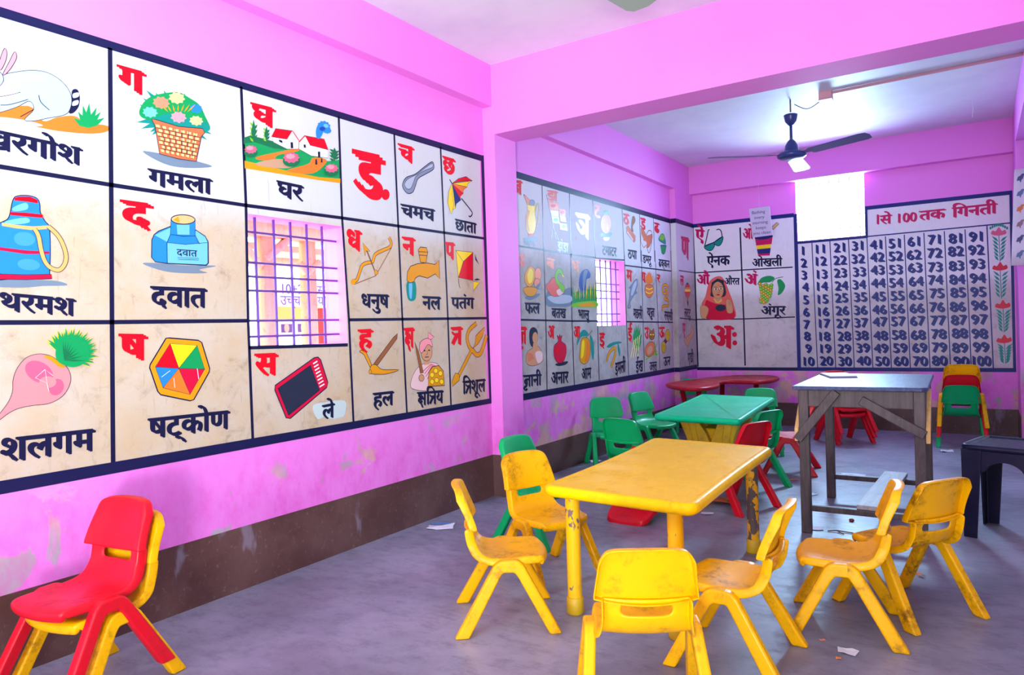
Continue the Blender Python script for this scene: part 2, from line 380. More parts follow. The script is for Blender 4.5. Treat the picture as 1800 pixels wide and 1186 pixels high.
PAL = {'k': (24, 26, 62), 'n': (26, 28, 72), 'b2': (66, 148, 226), 'red': (222, 12, 34), 'mag': (196, 16, 92), 'w': (240, 240, 240), 'or': (236, 120, 44), 'oc': (222, 150, 24), 'amb': (224, 150, 16),
 'y': (248, 214, 30), 'ly': (252, 228, 140), 'g': (20, 150, 84), 'dg': (24, 110, 70), 'lg': (120, 190, 40), 'te': (20, 140, 130), 'b': (40, 130, 220), 'lb': (110, 185, 235), 'db': (24, 70, 160),
 'pb': (170, 193, 214), 'pk': (240, 150, 160), 'ma': (214, 96, 130), 'tu': (216, 138, 142), 'br': (150, 92, 50), 'tan': (222, 178, 120), 'sk': (206, 150, 110), 'gr': (130, 140, 160), 'lgr': (176, 184, 200),
 'dk': (40, 46, 66), 'cr': (206, 20, 60), 'sal': (240, 140, 110), 'pch': (244, 170, 100), 'sm': (112, 130, 150), 'vi': (90, 40, 110), 'bl': (28, 40, 112), 'dust': (190, 150, 120), 'aqua': (190, 208, 206), 'lo': (210, 110, 70), 'pkw': (232, 196, 196), 'frd': (226, 100, 90)}
def paint(c):
    return plain('paint_'+c, PAL[c], .32, spec=.15)
class Art:
    """flat painting on a wall plane; outlines are read off the photograph and projected onto the wall where they are painted"""
    def __init__(s, plane, root, off=.0016):
        s.pl = plane; s.root = root; s.k = 0; s.off = off; s.fr = (0, 0, 1)
    def frame(s, x, y, sc): s.fr = (x, y, sc)
    def uv(s, X, Y):
        d = ray(s.fr[0]+X/s.fr[2], s.fr[1]+Y/s.fr[2]); ax, val = s.pl
        P = CAM + d*((val-CAM[ax])/d[ax]); return (P.y, P.z) if ax == 0 else (P.x, P.z)
    def at(s, uv, k=None):
        o = s.off + (s.k if k is None else k)*.00008
        return Vector((s.pl[1]+o, uv[0], uv[1])) if s.pl[0] == 0 else Vector((uv[0], s.pl[1]-o, uv[1]))
    def begin(s): s.bm = bmesh.new(); s.mats = []; s.k = 0; return s
    def mi(s, c):
        if c not in s.mats: s.mats.append(c)
        return s.mats.index(c)
    def end(s, name, label=None):
        o = obj(name, s.bm, [m if not isinstance(m, str) else paint(m) for m in s.mats], None)
        o.data.transform(Matrix.Translation(-s.root.location)); o.parent = s.root
        if label: o['label'] = label
        return o
    def fill(s, uvs, c):
        s.k += 1; i = s.mi(c); vs = [s.bm.verts.new(s.at(p)) for p in uvs]
        for t in geometry.tessellate_polygon([[Vector((p[0], p[1], 0)) for p in uvs]]):
            try: s.bm.faces.new([vs[j] for j in t]).material_index = i
            except ValueError: pass
    def stroke(s, uvs, w, c, closed=False):
        s.k += 1; i = s.mi(c); n = len(uvs); L, R = [], []
        for j in range(n):
            a = uvs[(j-1) % n] if closed or j > 0 else uvs[j]; b = uvs[(j+1) % n] if closed or j < n-1 else uvs[j]
            dx, dy = b[0]-a[0], b[1]-a[1]; l = math.hypot(dx, dy) or 1
            L.append(s.bm.verts.new(s.at((uvs[j][0]-dy/l*w/2, uvs[j][1]+dx/l*w/2)))); R.append(s.bm.verts.new(s.at((uvs[j][0]+dy/l*w/2, uvs[j][1]-dx/l*w/2))))
        for j in range(n if closed else n-1):
            q = (j+1) % n; s.bm.faces.new((L[j], R[j], R[q], L[q])).material_index = i
    def px(s, P): # one crop pixel in metres, vertically, near point P
        a = s.uv(*P); b = s.uv(P[0], P[1]+10); return math.hypot(a[0]-b[0], a[1]-b[1])/10
    def P(s, c, pts, sm=1, ol=None, ow=4):
        if sm: pts = catmull(pts, 4)
        u = [s.uv(*p) for p in pts]; s.fill(u, c)
        if ol: s.stroke(u, ow*s.px(pts[0]), ol, True)
        return s
    def L(s, c, w, pts, sm=1, closed=False):
        if sm and len(pts) > 2: pts = catmull(pts, 4, closed)
        s.stroke([s.uv(*p) for p in pts], w*s.px(pts[0]), c, closed); return s
    def E(s, c, x, y, rx, ry, rot=0, ol=None, ow=4, n=20, zig=0):
        ca, sa = math.cos(rot), math.sin(rot); pts = []
        for i in range(n):
            t = 2*math.pi*i/n; k = 1-(zig if i % 2 else 0); a, b = rx*k*math.cos(t), ry*k*math.sin(t); pts.append((x+a*ca-b*sa, y+a*sa+b*ca))
        return s.P(c, pts, 0, ol, ow)
    def leaf(s, c, a, b, w):
        dx, dy = b[0]-a[0], b[1]-a[1]; l = math.hypot(dx, dy) or 1; nx, ny = -dy/l*w/2, dx/l*w/2; m = (a[0]+dx*.45, a[1]+dy*.45)
        return s.P(c, [a, (m[0]+nx, m[1]+ny), b, (m[0]-nx, m[1]-ny)], 0)
    def spikes(s, c, base, tips, w):
        for t in tips: s.leaf(c, base, t, w)
        return s
    def text(s, t, A, B, h, c='k', nib=(.09, -.055), copies=3, shift=0):
        V, Fc, w = word_shape(t); a = Vector(s.uv(*A)); b = Vector(s.uv(*B)); d = Vector(s.uv(A[0]+shift+(0), A[1]+h))
        ex = (b-a)/w; ey = (a-d)/.622; s.k += 3; i = s.mi(c)
        w2 = max(nib[0], .0)
        for q in range(copies):
            f = q/(copies-1)-.5 if copies > 1 else 0; ox, oy = nib[0]*f, nib[1]*f
            vs = [s.bm.verts.new(s.at(a+ex*(x+ox)+ey*(y+oy-.622), s.k+q*.9+dz)) for x, y, dz in V]
            for fc in Fc: s.bm.faces.new([vs[j] for j in fc]).material_index = i
        return s
    def word(s, t, A, B, h, c='k', name='painted_word', **k): s.begin().text(t, A, B, h, c, **k); return s.end(name)
    def letter(s, t, A, B, h, c='red', nib=(.115, -.065), **k): s.begin().text(t, A, B, h, c, nib=nib, **k); return s.end('painted_letter')
    def lines(s, w, segs, c='k'):
        for a, b in segs: s.begin().stroke([s.uv(*a), s.uv(*b)], w, c); s.end('grid_line')
    def panel(s, mat, holes, u0, v0, u1, v1, plane_off=.0008):
        """the painted ground, with the window opening left out"""
        s.bm = bmesh.new(); s.mats = [mat]; us = sorted({u0, u1, *[h[0] for h in holes], *[h[2] for h in holes]}); vs = sorted({v0, v1, *[h[1] for h in holes], *[h[3] for h in holes]}); us = [q for q in us if u0 <= q <= u1]; vs = [q for q in vs if v0 <= q <= v1]
        o = s.off; s.off = plane_off; s.k = 0
        for i in range(len(us)-1):
            for j in range(len(vs)-1):
                cu, cv = (us[i]+us[i+1])/2, (vs[j]+vs[j+1])/2
                if any(h[0] < cu < h[2] and h[1] < cv < h[3] for h in holes): continue
                s.bm.faces.new([s.bm.verts.new(s.at(p)) for p in ((us[i], vs[j]), (us[i+1], vs[j]), (us[i+1], vs[j+1]), (us[i], vs[j+1]))])
        s.off = o; return s.end('ground')
    def border(s, segs, c='n'):
        s.begin()
        for q in segs: s.fill([s.uv(*p) if len(p) == 2 else (p[0], p[1]) for p in q], c)
        return s.end('border')
# ------------------------------------------------------------------ the painted charts
# ---- large alphabet chart, front part of the left wall
R1 = thing('alphabet_mural', 'big hand painted alphabet chart on the near left wall, with flower basket, flask and hexagon', 'mural', (0, 2.2, .61))
A = Art((0, 0.0), R1)
A.frame(0, 0, 1); UL = A.uv(-200, 420)[0]
A.panel(M_GF, [WIN1], UL-.02, .612, 3.80, 2.222)
def ext(p, q, x): return (x, p[1]+(q[1]-p[1])*(x-p[0])/(q[0]-p[0]))
A.border([[ext((0, 12), (400, 136), -205), (0, 12), (400, 136), (850, 274), (845, 283), (450, 164), (0, 30), ext((0, 30), (450, 164), -205)],
          [ext((48, 860), (400, 794.7), -205), (48, 860), (400, 794.7), (865, 708.5), (861, 700), (450, 769), (197, 812), (0, 845), ext((0, 845), (197, 812), -205)],
          [(845, 273), (850.5, 273), (865, 708), (860, 707)]])
A.begin().fill([(UL-.03, .60), (UL+.012, .60), (UL+.012, 2.228), (UL-.03, 2.228)], 'n'); A.end('border')
A.lines(.017, [((193, 84), (195, 325)), ((195, 325), (196.5, 566)), ((196.5, 566), (198.5, 815))])
A.lines(.014, [((423.5, 152), (432, 361)), ((432, 361), (436, 564)), ((436, 564), (444, 773)), ((595, 205), (601, 383)), ((601, 383), (613, 562)), ((613, 562), (621, 742)), ((692.5, 235), (707, 562)), ((707, 562), (715, 727)), ((774, 258), (787, 560)), ((787, 560), (792.5, 714))])
A.lines(.016, [((-200, 260), (195, 325)), ((195, 325), (432, 361)), ((432, 361), (601, 383)), ((601, 383), (851, 419)), ((-200, 567.5), (196, 566)), ((196, 566), (435, 563.5)), ((613, 562), (857, 559)), ((437, 611), (611, 606))])
# rabbit
A.frame(0, 0, 4); A.begin()
A.P('or', [(-80, 790), (200, 745), (300, 850), (400, 825), (520, 815), (600, 860), (755, 885), (750, 925), (620, 940), (400, 920), (200, 885), (-80, 870)])
A.P('lgr', [(-80, 820), (150, 840), (300, 880), (200, 890), (-80, 870)])
A.P('pb', [(-90, 720), (-60, 600), (15, 530), (120, 505), (230, 495), (330, 510), (420, 562), (480, 630), (503, 700), (485, 780), (440, 812), (340, 830), (240, 850), (170, 842), (235, 770), (205, 712), (120, 752), (0, 790), (-90, 800)], 1, 'k', 4)
A.P('w', [(-60, 640), (60, 560), (200, 530), (330, 560), (400, 640), (300, 690), (150, 660), (0, 700)])
A.P('pb', [(60, 590), (200, 560), (380, 580), (450, 680), (330, 720), (180, 680)])
A.P('pk', [(-15, 470), (12, 375), (33, 340), (47, 372), (38, 430), (5, 492)], 1, 'k', 4).P('pk', [(18, 522), (60, 440), (100, 365), (115, 405), (82, 470), (40, 520)], 1, 'k', 4)
A.P('pb', [(-190, 560), (-175, 500), (-120, 468), (-50, 478), (10, 520), (20, 575), (-30, 625), (-110, 640), (-170, 610)], 1, 'k', 4).E('k', -125, 545, 11, 14).E('pk', -185, 575, 9, 9, 0, 'k', 3).L('k', 3, [(-180, 590), (-160, 605), (-140, 604)])
A.P('k', [(503, 640), (540, 630), (558, 680), (550, 750), (512, 795), (482, 792), (502, 730)]).P('lgr', [(510, 660), (550, 652), (550, 680), (512, 690)]).P('lgr', [(510, 715), (548, 705), (545, 735), (506, 745)])
A.L('k', 5, [(270, 670), (285, 720), (345, 775)]).L('k', 5, [(235, 770), (180, 800), (140, 822)]).L('k', 4, [(-60, 690), (60, 670), (140, 650)]).L('k', 4, [(0, 740), (70, 735), (195, 700)])
A.spikes('g', (612, 900), [(512, 828), (545, 785), (578, 740), (622, 725), (676, 755), (706, 786), (732, 828)], 42); A.end('painted_rabbit')
A.word('खरगोश', (-150, 890), (570, 1045), 132)
# flower basket
A.begin()
A.P('sm', [(1000, 1065), (1120, 1078), (1250, 1110), (1375, 1132), (1490, 1172), (1300, 1180), (1150, 1150)])
A.spikes('te', (1220, 830), [(1025, 632), (1000, 690), (975, 735), (958, 860), (990, 905), (1065, 950), (1090, 650), (1150, 632), (1200, 650), (1300, 655), (1340, 700), (1440, 800), (1470, 870), (1488, 945), (1455, 985), (1010, 900), (1050, 930)], 60)
A.P('g', [(1000, 830), (975, 790), (1000, 730), (1050, 685), (1130, 660), (1250, 650), (1330, 690), (1400, 740), (1440, 820), (1475, 905), (1420, 925), (1250, 895), (1080, 850)])
A.P('te', [(1080, 850), (1170, 800), (1300, 830), (1430, 850), (1470, 910), (1400, 925), (1250, 895)])
for x, y, r, c in ((1130, 722, 62, 'sal'), (1240, 690, 60, 'ly'), (1375, 765, 48, 'b'), (1052, 790, 56, 'lb'), (1252, 825, 58, 'pk'), (1376, 850, 50, 'ly')): A.E(c, x, y, r, r*.72, .15, None, 4, 18, .22)
for k in range(7): A.leaf('oc', (1180+k*22, 790), (1130+k*40, 735), 10)
A.P('lo', [(1062, 838), (1092, 842), (1250, 890), (1420, 905), (1435, 935), (1412, 960), (1375, 1135), (1250, 1117), (1118, 1082), (1086, 888)], 0, 'k', 5)
tl, tr, bl, br = (1082, 870), (1412, 945), (1122, 1075), (1374, 1128)
for j in range(7):
    for i in range(7):
        f = lambda u, v: ((tl[0]*(1-u)+tr[0]*u)*(1-v)+(bl[0]*(1-u)+br[0]*u)*v, (tl[1]*(1-u)+tr[1]*u)*(1-v)+(bl[1]*(1-u)+br[1]*u)*v-14*math.sin(math.pi*u)*(1-v)*0)
        o = .35 if j % 2 else 0; u0 = (i+.15+o)/7.4; u1 = u0+.085; v0 = (j+.12)/7; v1 = v0+.085
        A.P('ly', [f(u0, v0), f(u1, v0), f(u1, v1), f(u0, v1)], 0)
for j in range(1, 7): A.L('k', 3, [f(0, j/7), f(1, j/7)])
for i in range(1, 7): A.L('k', 3, [f(i/7, 0), f(i/7, 1)])
A.end('painted_flower_basket')
A.letter('ग', (836, 464), (1010, 512), 158)
A.frame(0, 290, 4); A.word('गमला', (1045, 28), (1486, 103), 112)
# thermos flask
A.begin(); A.P('sm', [(-80, 800), (200, 805), (400, 815), (470, 845), (300, 850), (150, 862), (-80, 850)])
A.P('b', [(-140, 520), (-60, 440), (10, 402), (60, 368), (88, 250), (120, 218), (200, 215), (258, 235), (278, 275), (282, 335), (315, 395), (345, 440), (352, 600), (346, 775), (340, 800), (100, 800), (-140, 790)], 1, 'k', 6)
A.P('lb', [(90, 300), (180, 265), (190, 310), (100, 325)]).P('lb', [(40, 395), (180, 370), (200, 405), (60, 420)]).E('b2', 170, 520, 75, 50, .1).E('b2', 200, 700, 80, 40, .1)
A.P('red', [(98, 232), (130, 222), (210, 222), (262, 245), (265, 270), (190, 258), (100, 250)], 0).P('red', [(70, 330), (180, 335), (298, 348), (300, 372), (180, 362), (72, 352)], 0)
A.P('cr', [(-140, 560), (0, 578), (180, 600), (345, 608), (345, 625), (180, 626), (0, 600), (-140, 585)], 0).P('cr', [(-140, 762), (180, 772), (358, 768), (364, 798), (180, 806), (-140, 800)], 0, 'k', 4)
A.P('pch', [(10, 405), (110, 422), (230, 432), (340, 425), (345, 448), (230, 458), (110, 445), (12, 428)], 0)
H = [(240, 448), (268, 500), (285, 590), (310, 670), (350, 720), (410, 738), (450, 700), (462, 640), (440, 560), (400, 490), (335, 430)]
A.L('k', 34, H).L('pch', 26, H); A.end('painted_thermos_flask')
A.word('थरमश', (-5, 897), (525, 945), 125)
# ink pot
A.begin(); A.P('sm', [(1000, 692), (1120, 690), (1300, 705), (1520, 708), (1400, 735), (1455, 758), (1300, 760), (1150, 745)])
A.P('b', [(1195, 432), (1112, 465), (1082, 490), (1066, 525), (1064, 650), (1090, 680), (1180, 692), (1450, 705), (1464, 690), (1462, 540), (1440, 500), (1372, 455)], 0, 'k', 6)
A.P('lb', [(1085, 492), (1196, 440), (1195, 492), (1172, 540)], 0).P('lb', [(1375, 460), (1440, 505), (1458, 545), (1400, 556), (1370, 495)], 0)
A.P('lb', [(1172, 545), (1300, 558), (1458, 545), (1460, 688), (1446, 702), (1174, 690)], 0, 'k', 4)
A.P('b', [(1200, 382), (1370, 385), (1370, 498), (1285, 500), (1196, 488)], 0, 'k', 5).P('lb', [(1240, 420), (1330, 420), (1330, 490), (1245, 488)], 0)
A.E('tan', 1285, 383, 84, 33, .03, 'k', 6).P('oc', [(1215, 385), (1250, 362), (1262, 408)], 0).L('k', 4, [(1195, 490), (1172, 545), (1174, 690)], 0).L('k', 4, [(1370, 495), (1400, 556)])
A.text('दवात', (1240, 592), (1382, 602), 44, 'k', (.02, -.02)).L('k', 3, [(1245, 652), (1395, 656)]).L('k', 3, [(1250, 664), (1395, 668)]); A.end('painted_ink_pot')
A.letter('द', (862, 252), (1056, 278), 172); A.word('दवात', (1063, 856), (1448, 872), 138)
# turnip
A.frame(0, 560, 3.953); A.begin()
A.P('tu', [(-60, 735), (0, 655), (55, 580), (85, 505), (90, 420), (120, 340), (180, 272), (260, 245), (340, 255), (400, 290), (460, 332), (490, 400), (478, 470), (430, 540), (340, 588), (230, 602), (130, 622), (60, 655), (0, 700), (-60, 740)], 1, 'k', 4)
A.E('ma', 270, 370, 105, 70, .5).E('ma', 390, 475, 50, 60, .5).E('tu', 330, 440, 60, 40).P('oc', [(300, 262), (345, 258), (400, 292), (450, 335), (410, 335), (350, 290)])
for c, k in (('y', 1.06), ('g', 1.0)):
    for i in range(34):
        a = -2.75+i*3.55/33; rr = k*(175+18*math.sin(i*2.3)); A.leaf(c, (470, 250), (490+rr*math.cos(a)*.98, 222+rr*math.sin(a)*.82), 40)
A.P('g', [(390, 290), (385, 200), (450, 130), (540, 130), (610, 190), (610, 270), (560, 320), (480, 335)])
for i in range(9): A.leaf('dg', (440, 290), (430+i*20, 150+i*i*2.2), 12)
A.L('w', 3, [(305, 352), (238, 410), (320, 447), (305, 352), (360, 395)], 0).L('w', 3, [(318, 447), (332, 505)], 0); A.end('painted_turnip')
A.word('शलगम', (0, 840), (652, 768), 160)
# hexagon
A.begin(); V6 = [(1180, 172), (1368, 185), (1420, 350), (1318, 526), (1130, 480), (1077, 335)]; cc = (1240, 345)
A.P('oc', [(1152, 136), (1175, 134), (1375, 150), (1400, 165), (1455, 345), (1452, 370), (1345, 562), (1320, 570), (1115, 528), (1095, 505), (1038, 340), (1042, 318)], 0, 'k', 9)
for i, c in enumerate(('y', 'g', 'cr', 'or', 'b', 'red')): A.P(c, [cc, V6[i], V6[(i+1) % 6]], 0, 'k', 5)
A.L('w', 3, [(1205, 410), (1212, 480)]).L('w', 4, [(1368, 345), (1378, 420)]).L('w', 3, [(1120, 405), (1180, 360)]); A.end('painted_hexagon')
A.letter('ष', (838, 112), (1010, 115), 172); A.word('षट्कोण', (1033, 698), (1590, 640), 135)
# village
A.frame(400, 130, 3.75); A.begin()
A.P('g', [(105, 470), (150, 420), (200, 430), (300, 452), (390, 480), (470, 492), (560, 520), (660, 575), (735, 565), (742, 718), (600, 695), (420, 660), (112, 600)], 0)
A.P('dg', [(105, 420), (150, 405), (250, 430), (390, 470), (392, 500), (300, 490), (180, 450), (105, 460)], 0)
A.P('oc', [(110, 572), (200, 592), (400, 640), (600, 680), (742, 690), (742, 720), (600, 700), (400, 668), (112, 622)], 0)
A.P('or', [(195, 545), (330, 515), (470, 488), (455, 510), (330, 535), (300, 570), (200, 565)]).P('or', [(560, 552), (640, 560), (645, 590), (560, 655), (410, 648), (400, 630), (530, 592)])
A.P('dust', [(180, 590), (320, 560), (450, 580), (400, 620), (250, 612)])
A.P('w', [(295, 415), (385, 430), (425, 375), (468, 440), (465, 495), (390, 495), (300, 450)], 0, 'k', 3).P('w', [(470, 445), (510, 410), (545, 470), (660, 500), (660, 555), (550, 540), (470, 495)], 0, 'k', 3)
A.P('red', [(315, 360), (425, 375), (390, 430), (287, 412)], 0, 'k', 3).P('red', [(507, 407), (635, 430), (662, 500), (542, 470)], 0, 'k', 3).L('red', 7, [(425, 375), (468, 440)]).L('red', 7, [(507, 407), (470, 448)])
A.P('k', [(412, 450), (428, 450), (431, 490), (414, 490)], 0).P('k', [(592, 512), (608, 512), (609, 552), (594, 550)], 0).P('k', [(335, 432), (358, 440), (360, 456), (338, 448)], 0).P('k', [(498, 465), (512, 465), (514, 488), (500, 486)], 0)
A.P('b', [(585, 420), (580, 370), (600, 330), (640, 345), (610, 420)]).E('b', 632, 348, 46, 40, .3, None, 4, 22, .16).E('b', 655, 375, 28, 20, 0, None, 4, 16, .16).E('db', 622, 362, 22, 16, 0, None, 4, 14, .2).E('lb', 646, 342, 20, 13, .4, None, 4, 14, .2)
for x, y0, y1, w in ((168, 300, 450, 26), (252, 345, 445, 22), (700, 485, 575, 34)):
    for q in range(7): A.leaf('dg' if q % 2 else 'lg' if x < 300 else 'dg', (x, y1-(y1-y0)*q/9), (x+(w if q % 2 else -w), y1-(y1-y0)*(q+2)/9), 16)
    A.leaf('dg', (x, y1), (x, y0), w*1.3)
for x, y, r in ((148, 498, 44), (415, 552, 56), (680, 622, 46)): A.E('dg', x, y+22, r, r*.7).E('ma', x, y, r, r*.66, 0, None, 4, 20, .2).E('pk', x-6, y-8, r*.6, r*.35, 0, None, 4, 16, .25)
A.P('k', [(574, 562), (582, 562), (586, 598), (572, 598)], 0).P('k', [(611, 556), (618, 556), (620, 584), (609, 584)], 0); A.end('painted_village')
A.letter('घ', (162, 194), (303, 230), 128); A.word('घर', (328, 705), (495, 740), 102)
A.begin().text('ड', (840, 512), (1018, 552), 285, 'red', (.14, -.07)).E('red', 1040, 795, 27, 36); A.end('painted_letter')
# spoon
A.begin().P('gr', [(1342, 580), (1357, 592), (1355, 628), (1300, 662), (1255, 690), (1238, 735), (1220, 778), (1185, 787), (1155, 752), (1155, 715), (1180, 680), (1235, 660), (1292, 615)], 1, 'k', 5)
A.P('lgr', [(1345, 590), (1348, 615), (1290, 640), (1240, 675), (1222, 720), (1205, 755), (1180, 755), (1165, 725), (1190, 690), (1245, 662), (1300, 620)], 1, 'k', 3); A.end('painted_spoon')
A.letter('च', (1128, 462), (1222, 487), 105); A.word('चमच', (1143, 858), (1362, 895), 80)
# umbrella
A.begin(); ap = (1478, 722)
A.L('k', 8, [(1462, 695), ap], 0).L('k', 9, [(1540, 820), (1600, 895), (1612, 920), (1600, 940), (1588, 935)])
R = [(1612, 703), (1578, 745), (1553, 788), (1536, 832), (1500, 884), (1472, 925)]
for i, c in enumerate(('y', 'or', 'red', 'bl', 'y')):
    m = ((R[i][0]+R[i+1][0])/2-12, (R[i][1]+R[i+1][1])/2-4)
    A.P(c, [ap, R[i], m, R[i+1]], 0, 'k', 3)
A.P('red', [ap, (1520, 690), (1570, 676), (1612, 703), (1560, 706), (1515, 712)], 0, 'k', 3).P('y', [ap, (1456, 775), (1449, 850), (1472, 925), (1490, 868), (1478, 790)], 0, 'k', 3); A.end('painted_umbrella')
A.letter('छ', (1420, 544), (1496, 566), 104); A.word('छाता', (1500, 956), (1638, 986), 70)
# bow and arrow
A.frame(400, 350, 3.75); A.begin(); Bw = [(820, 538), (848, 535), (866, 490), (888, 435), (925, 418), (955, 412), (972, 365), (1020, 338), (1065, 318), (1078, 290), (1062, 252)]
A.L('br', 6, [(832, 562), (975, 505), (1080, 318)], 0).L('k', 26, Bw).L('amb', 19, Bw).E('amb', 826, 545, 15, 20).L('k', 10, [(905, 310), (978, 495)], 0).L('br', 6, [(905, 310), (978, 495)], 0)
A.P('amb', [(890, 287), (938, 345), (912, 340), (905, 374)], 0, 'k', 3).P('amb', [(965, 462), (985, 470), (992, 490), (972, 500)], 0, 'k', 3); A.end('painted_bow_and_arrow')
A.letter('ध', (785, 202), (877, 214), 130); A.word('धनुष', (880, 626), (1060, 632), 88)
# water tap
A.begin(); A.P('te', [(1180, 548), (1236, 545), (1240, 650), (1208, 672), (1184, 645)]).P('lb', [(1195, 552), (1215, 552), (1212, 650), (1198, 640)])
A.P('amb', [(1180, 535), (1184, 480), (1205, 442), (1250, 425), (1310, 420), (1365, 430), (1392, 402), (1397, 525), (1368, 492), (1318, 520), (1262, 505), (1236, 520), (1226, 545), (1200, 552)], 0, 'k', 5)
A.P('amb', [(1255, 335), (1270, 315), (1310, 320), (1318, 348), (1306, 420), (1270, 415)], 0, 'k', 5).L('k', 4, [(1258, 345), (1318, 350)]).L('k', 4, [(1262, 368), (1314, 372)]).P('oc', [(1200, 470), (1240, 445), (1300, 440), (1290, 470), (1230, 480)]); A.end('painted_water_tap')
A.letter('न', (1155, 252), (1230, 260), 112); A.word('नल', (1285, 641), (1402, 646), 84)
# kite
A.begin().P('y', [(1503, 338), (1616, 350), (1552, 412), (1520, 515)], 0, 'k', 4).P('red', [(1616, 350), (1617, 536), (1520, 515), (1552, 412)], 0, 'k', 4).L('k', 3, [(1503, 338), (1552, 412)], 0)
A.P('y', [(1618, 540), (1660, 550), (1620, 602)], 0, 'k', 4).P('k', [(1628, 358), (1640, 395), (1657, 432), (1632, 400)], 0).P('k', [(1622, 530), (1645, 522), (1665, 530), (1640, 536)], 0).L('k', 5, [(1520, 520), (1524, 560), (1530, 585)]); A.end('painted_kite')
A.letter('प', (1437, 287), (1493, 291), 108); A.word('पतंग', (1475, 649), (1622, 652), 72)
# slate
A.frame(400, 540, 3.75); A.begin()
A.P('cr', [(595, 328), (612, 345), (660, 495), (652, 528), (412, 732), (385, 728), (310, 545), (312, 515), (570, 332)], 0, 'k', 7).P('dk', [(330, 535), (545, 382), (605, 545), (400, 712)], 0, 'k', 5)
for q in range(8):
    a = q/7; A.L('w', 9, [(562+a*42, 372+a*152), (590+a*46, 355+a*150)], 0)
A.end('painted_slate')
A.letter('स', (186, 312), (323, 306), 140); A.begin().P('aqua', [(560, 650), (640, 625), (770, 615), (775, 690), (755, 722), (690, 735), (640, 720), (590, 735)]); A.end('paint_patch')
A.word('ले', (625, 648), (702, 632), 92)
# plough
A.begin().P('br', [(1120, 172), (1116, 205), (990, 378), (958, 392), (965, 368), (1090, 200)], 0, 'k', 4).P('amb', [(868, 292), (885, 282), (912, 300), (948, 380), (942, 400), (918, 355), (895, 310)], 1, 'k', 4)
A.P('amb', [(945, 385), (975, 378), (1020, 410), (1128, 412), (1040, 440), (950, 438), (935, 425)], 1, 'k', 4).E('amb', 938, 425, 9, 14, 0, 'k', 3); A.end('painted_plough')
A.letter('ह', (865, 152), (951, 147), 122); A.word('हल', (960, 568), (1092, 553), 92)
# warrior
A.begin(); A.P('pkw', [(1290, 372), (1360, 365), (1390, 400), (1330, 540), (1215, 535), (1210, 480), (1240, 412)], 1, 'k', 3)
for q in range(5): A.L('cr', 5, [(1352+q*6-10, 372+q*2), (1300+q*9-12, 420+q*18)])
A.P('sk', [(1290, 340), (1335, 335), (1330, 375), (1295, 380)], 0).E('sk', 1310, 292, 37, 62, 0, 'k', 3)
A.P('pk', [(1263, 275), (1275, 222), (1330, 205), (1350, 262), (1318, 245), (1280, 300)], 1, 'k', 3).P('pk', [(1322, 208), (1320, 163), (1360, 196), (1340, 212)], 0, 'k', 3)
A.E('k', 1296, 285, 6, 5).E('k', 1326, 283, 6, 5).L('k', 3, [(1312, 285), (1316, 308), (1306, 312)]).L('k', 5, [(1298, 328), (1324, 326)])
A.P('amb', [(1320, 520), (1325, 425), (1350, 390), (1390, 384), (1420, 420), (1428, 515)], 0, 'k', 5)
for x, y in ((1370, 418), (1345, 445), (1400, 435), (1375, 480), (1408, 490), (1345, 490)): A.E('y', x, y, 13, 17, 0, 'k', 3)
A.P('br', [(1228, 222), (1255, 290), (1288, 432), (1268, 435), (1242, 300)], 0, 'k', 3).E('sk', 1275, 465, 17, 22, 0, 'k', 3); A.end('painted_warrior')
A.letter(['KSH'], (1166, 142), (1226, 137), 125); A.word(['KSH', 'ि', 'TR', 'य'], (1252, 562), (1420, 548), 85)
# trident
A.begin()
for c, w in (('k', 30), ('amb', 23)):
    A.L(c, w, [(1612, 275), (1520, 455)], 0).L(c, w, [(1640, 105), (1592, 150), (1578, 205), (1592, 260), (1612, 282)]).L(c, w+4, [(1706, 186), (1690, 240), (1668, 300), (1640, 312), (1612, 280)])
A.P('amb', [(1692, 130), (1634, 188), (1632, 235), (1614, 272), (1650, 240), (1678, 190)], 0, 'k', 4).P('amb', [(1500, 432), (1525, 440), (1526, 480), (1480, 522), (1478, 485)], 0, 'k', 4); A.end('painted_trident')
A.letter(['TR'], (1478, 136), (1541, 131), 112); A.word(['ि', 'TR', 'शूल'], (1550, 489), (1697, 473), 84)

# ---- alphabet chart on the rear left wall, wrapping the corner pilaster
R2 = thing('alphabet_mural', 'painted alphabet chart on the rear left wall with yellow jug, duck and owl', 'mural', (0, 5.6, .59))
A = Art((0, 0.0), R2)
R2b = thing('alphabet_mural', 'narrow strip of painted alphabet cells on the corner pilaster, with spinning top and foot', 'mural', (.063, 7.5, .59)); SD = Art((0, .060), R2b)
A.panel(M_GR, [WIN2], YQ+.001, .60, YR-.003, 2.20)
SD.panel(M_GR, [], YR+.001, .60, YD-.002, 2.20)
bm = bmesh.new(); add_box(bm, (.0035, YR-.0012, .60), (.0608, YR-.0002, 2.20)); bm.transform(Matrix.Translation(-R2b.location)); obj('ground', bm, M_GR, R2b)
A.begin()
for v in (.615, 2.185): A.fill([(YQ, v-.024), (YR, v-.024), (YR, v+.024), (YQ, v+.024)], 'n')
A.end('border')
for v in (.615, 2.185): SD.begin().fill([(YR+.001, v-.024), (YD-.003, v-.024), (YD-.003, v+.024), (YR+.001, v+.024)], 'n'); SD.end('border')
for v in (.615, 2.185):
    bm = bmesh.new(); add_box(bm, (.0035, YR-.0022, v-.024), (.0625, YR-.0014, v+.024)); bm.transform(Matrix.Translation(-R2b.location)); obj('border', bm, paint('n'), R2b)
A.frame(880, 220, 4.942)
A.lines(.012, [((357, 485), (372, 1080)), ((595, 560), (612, 1150)), ((797, 630), (822, 1150)), ((1052, 705), (1075, 1170))])
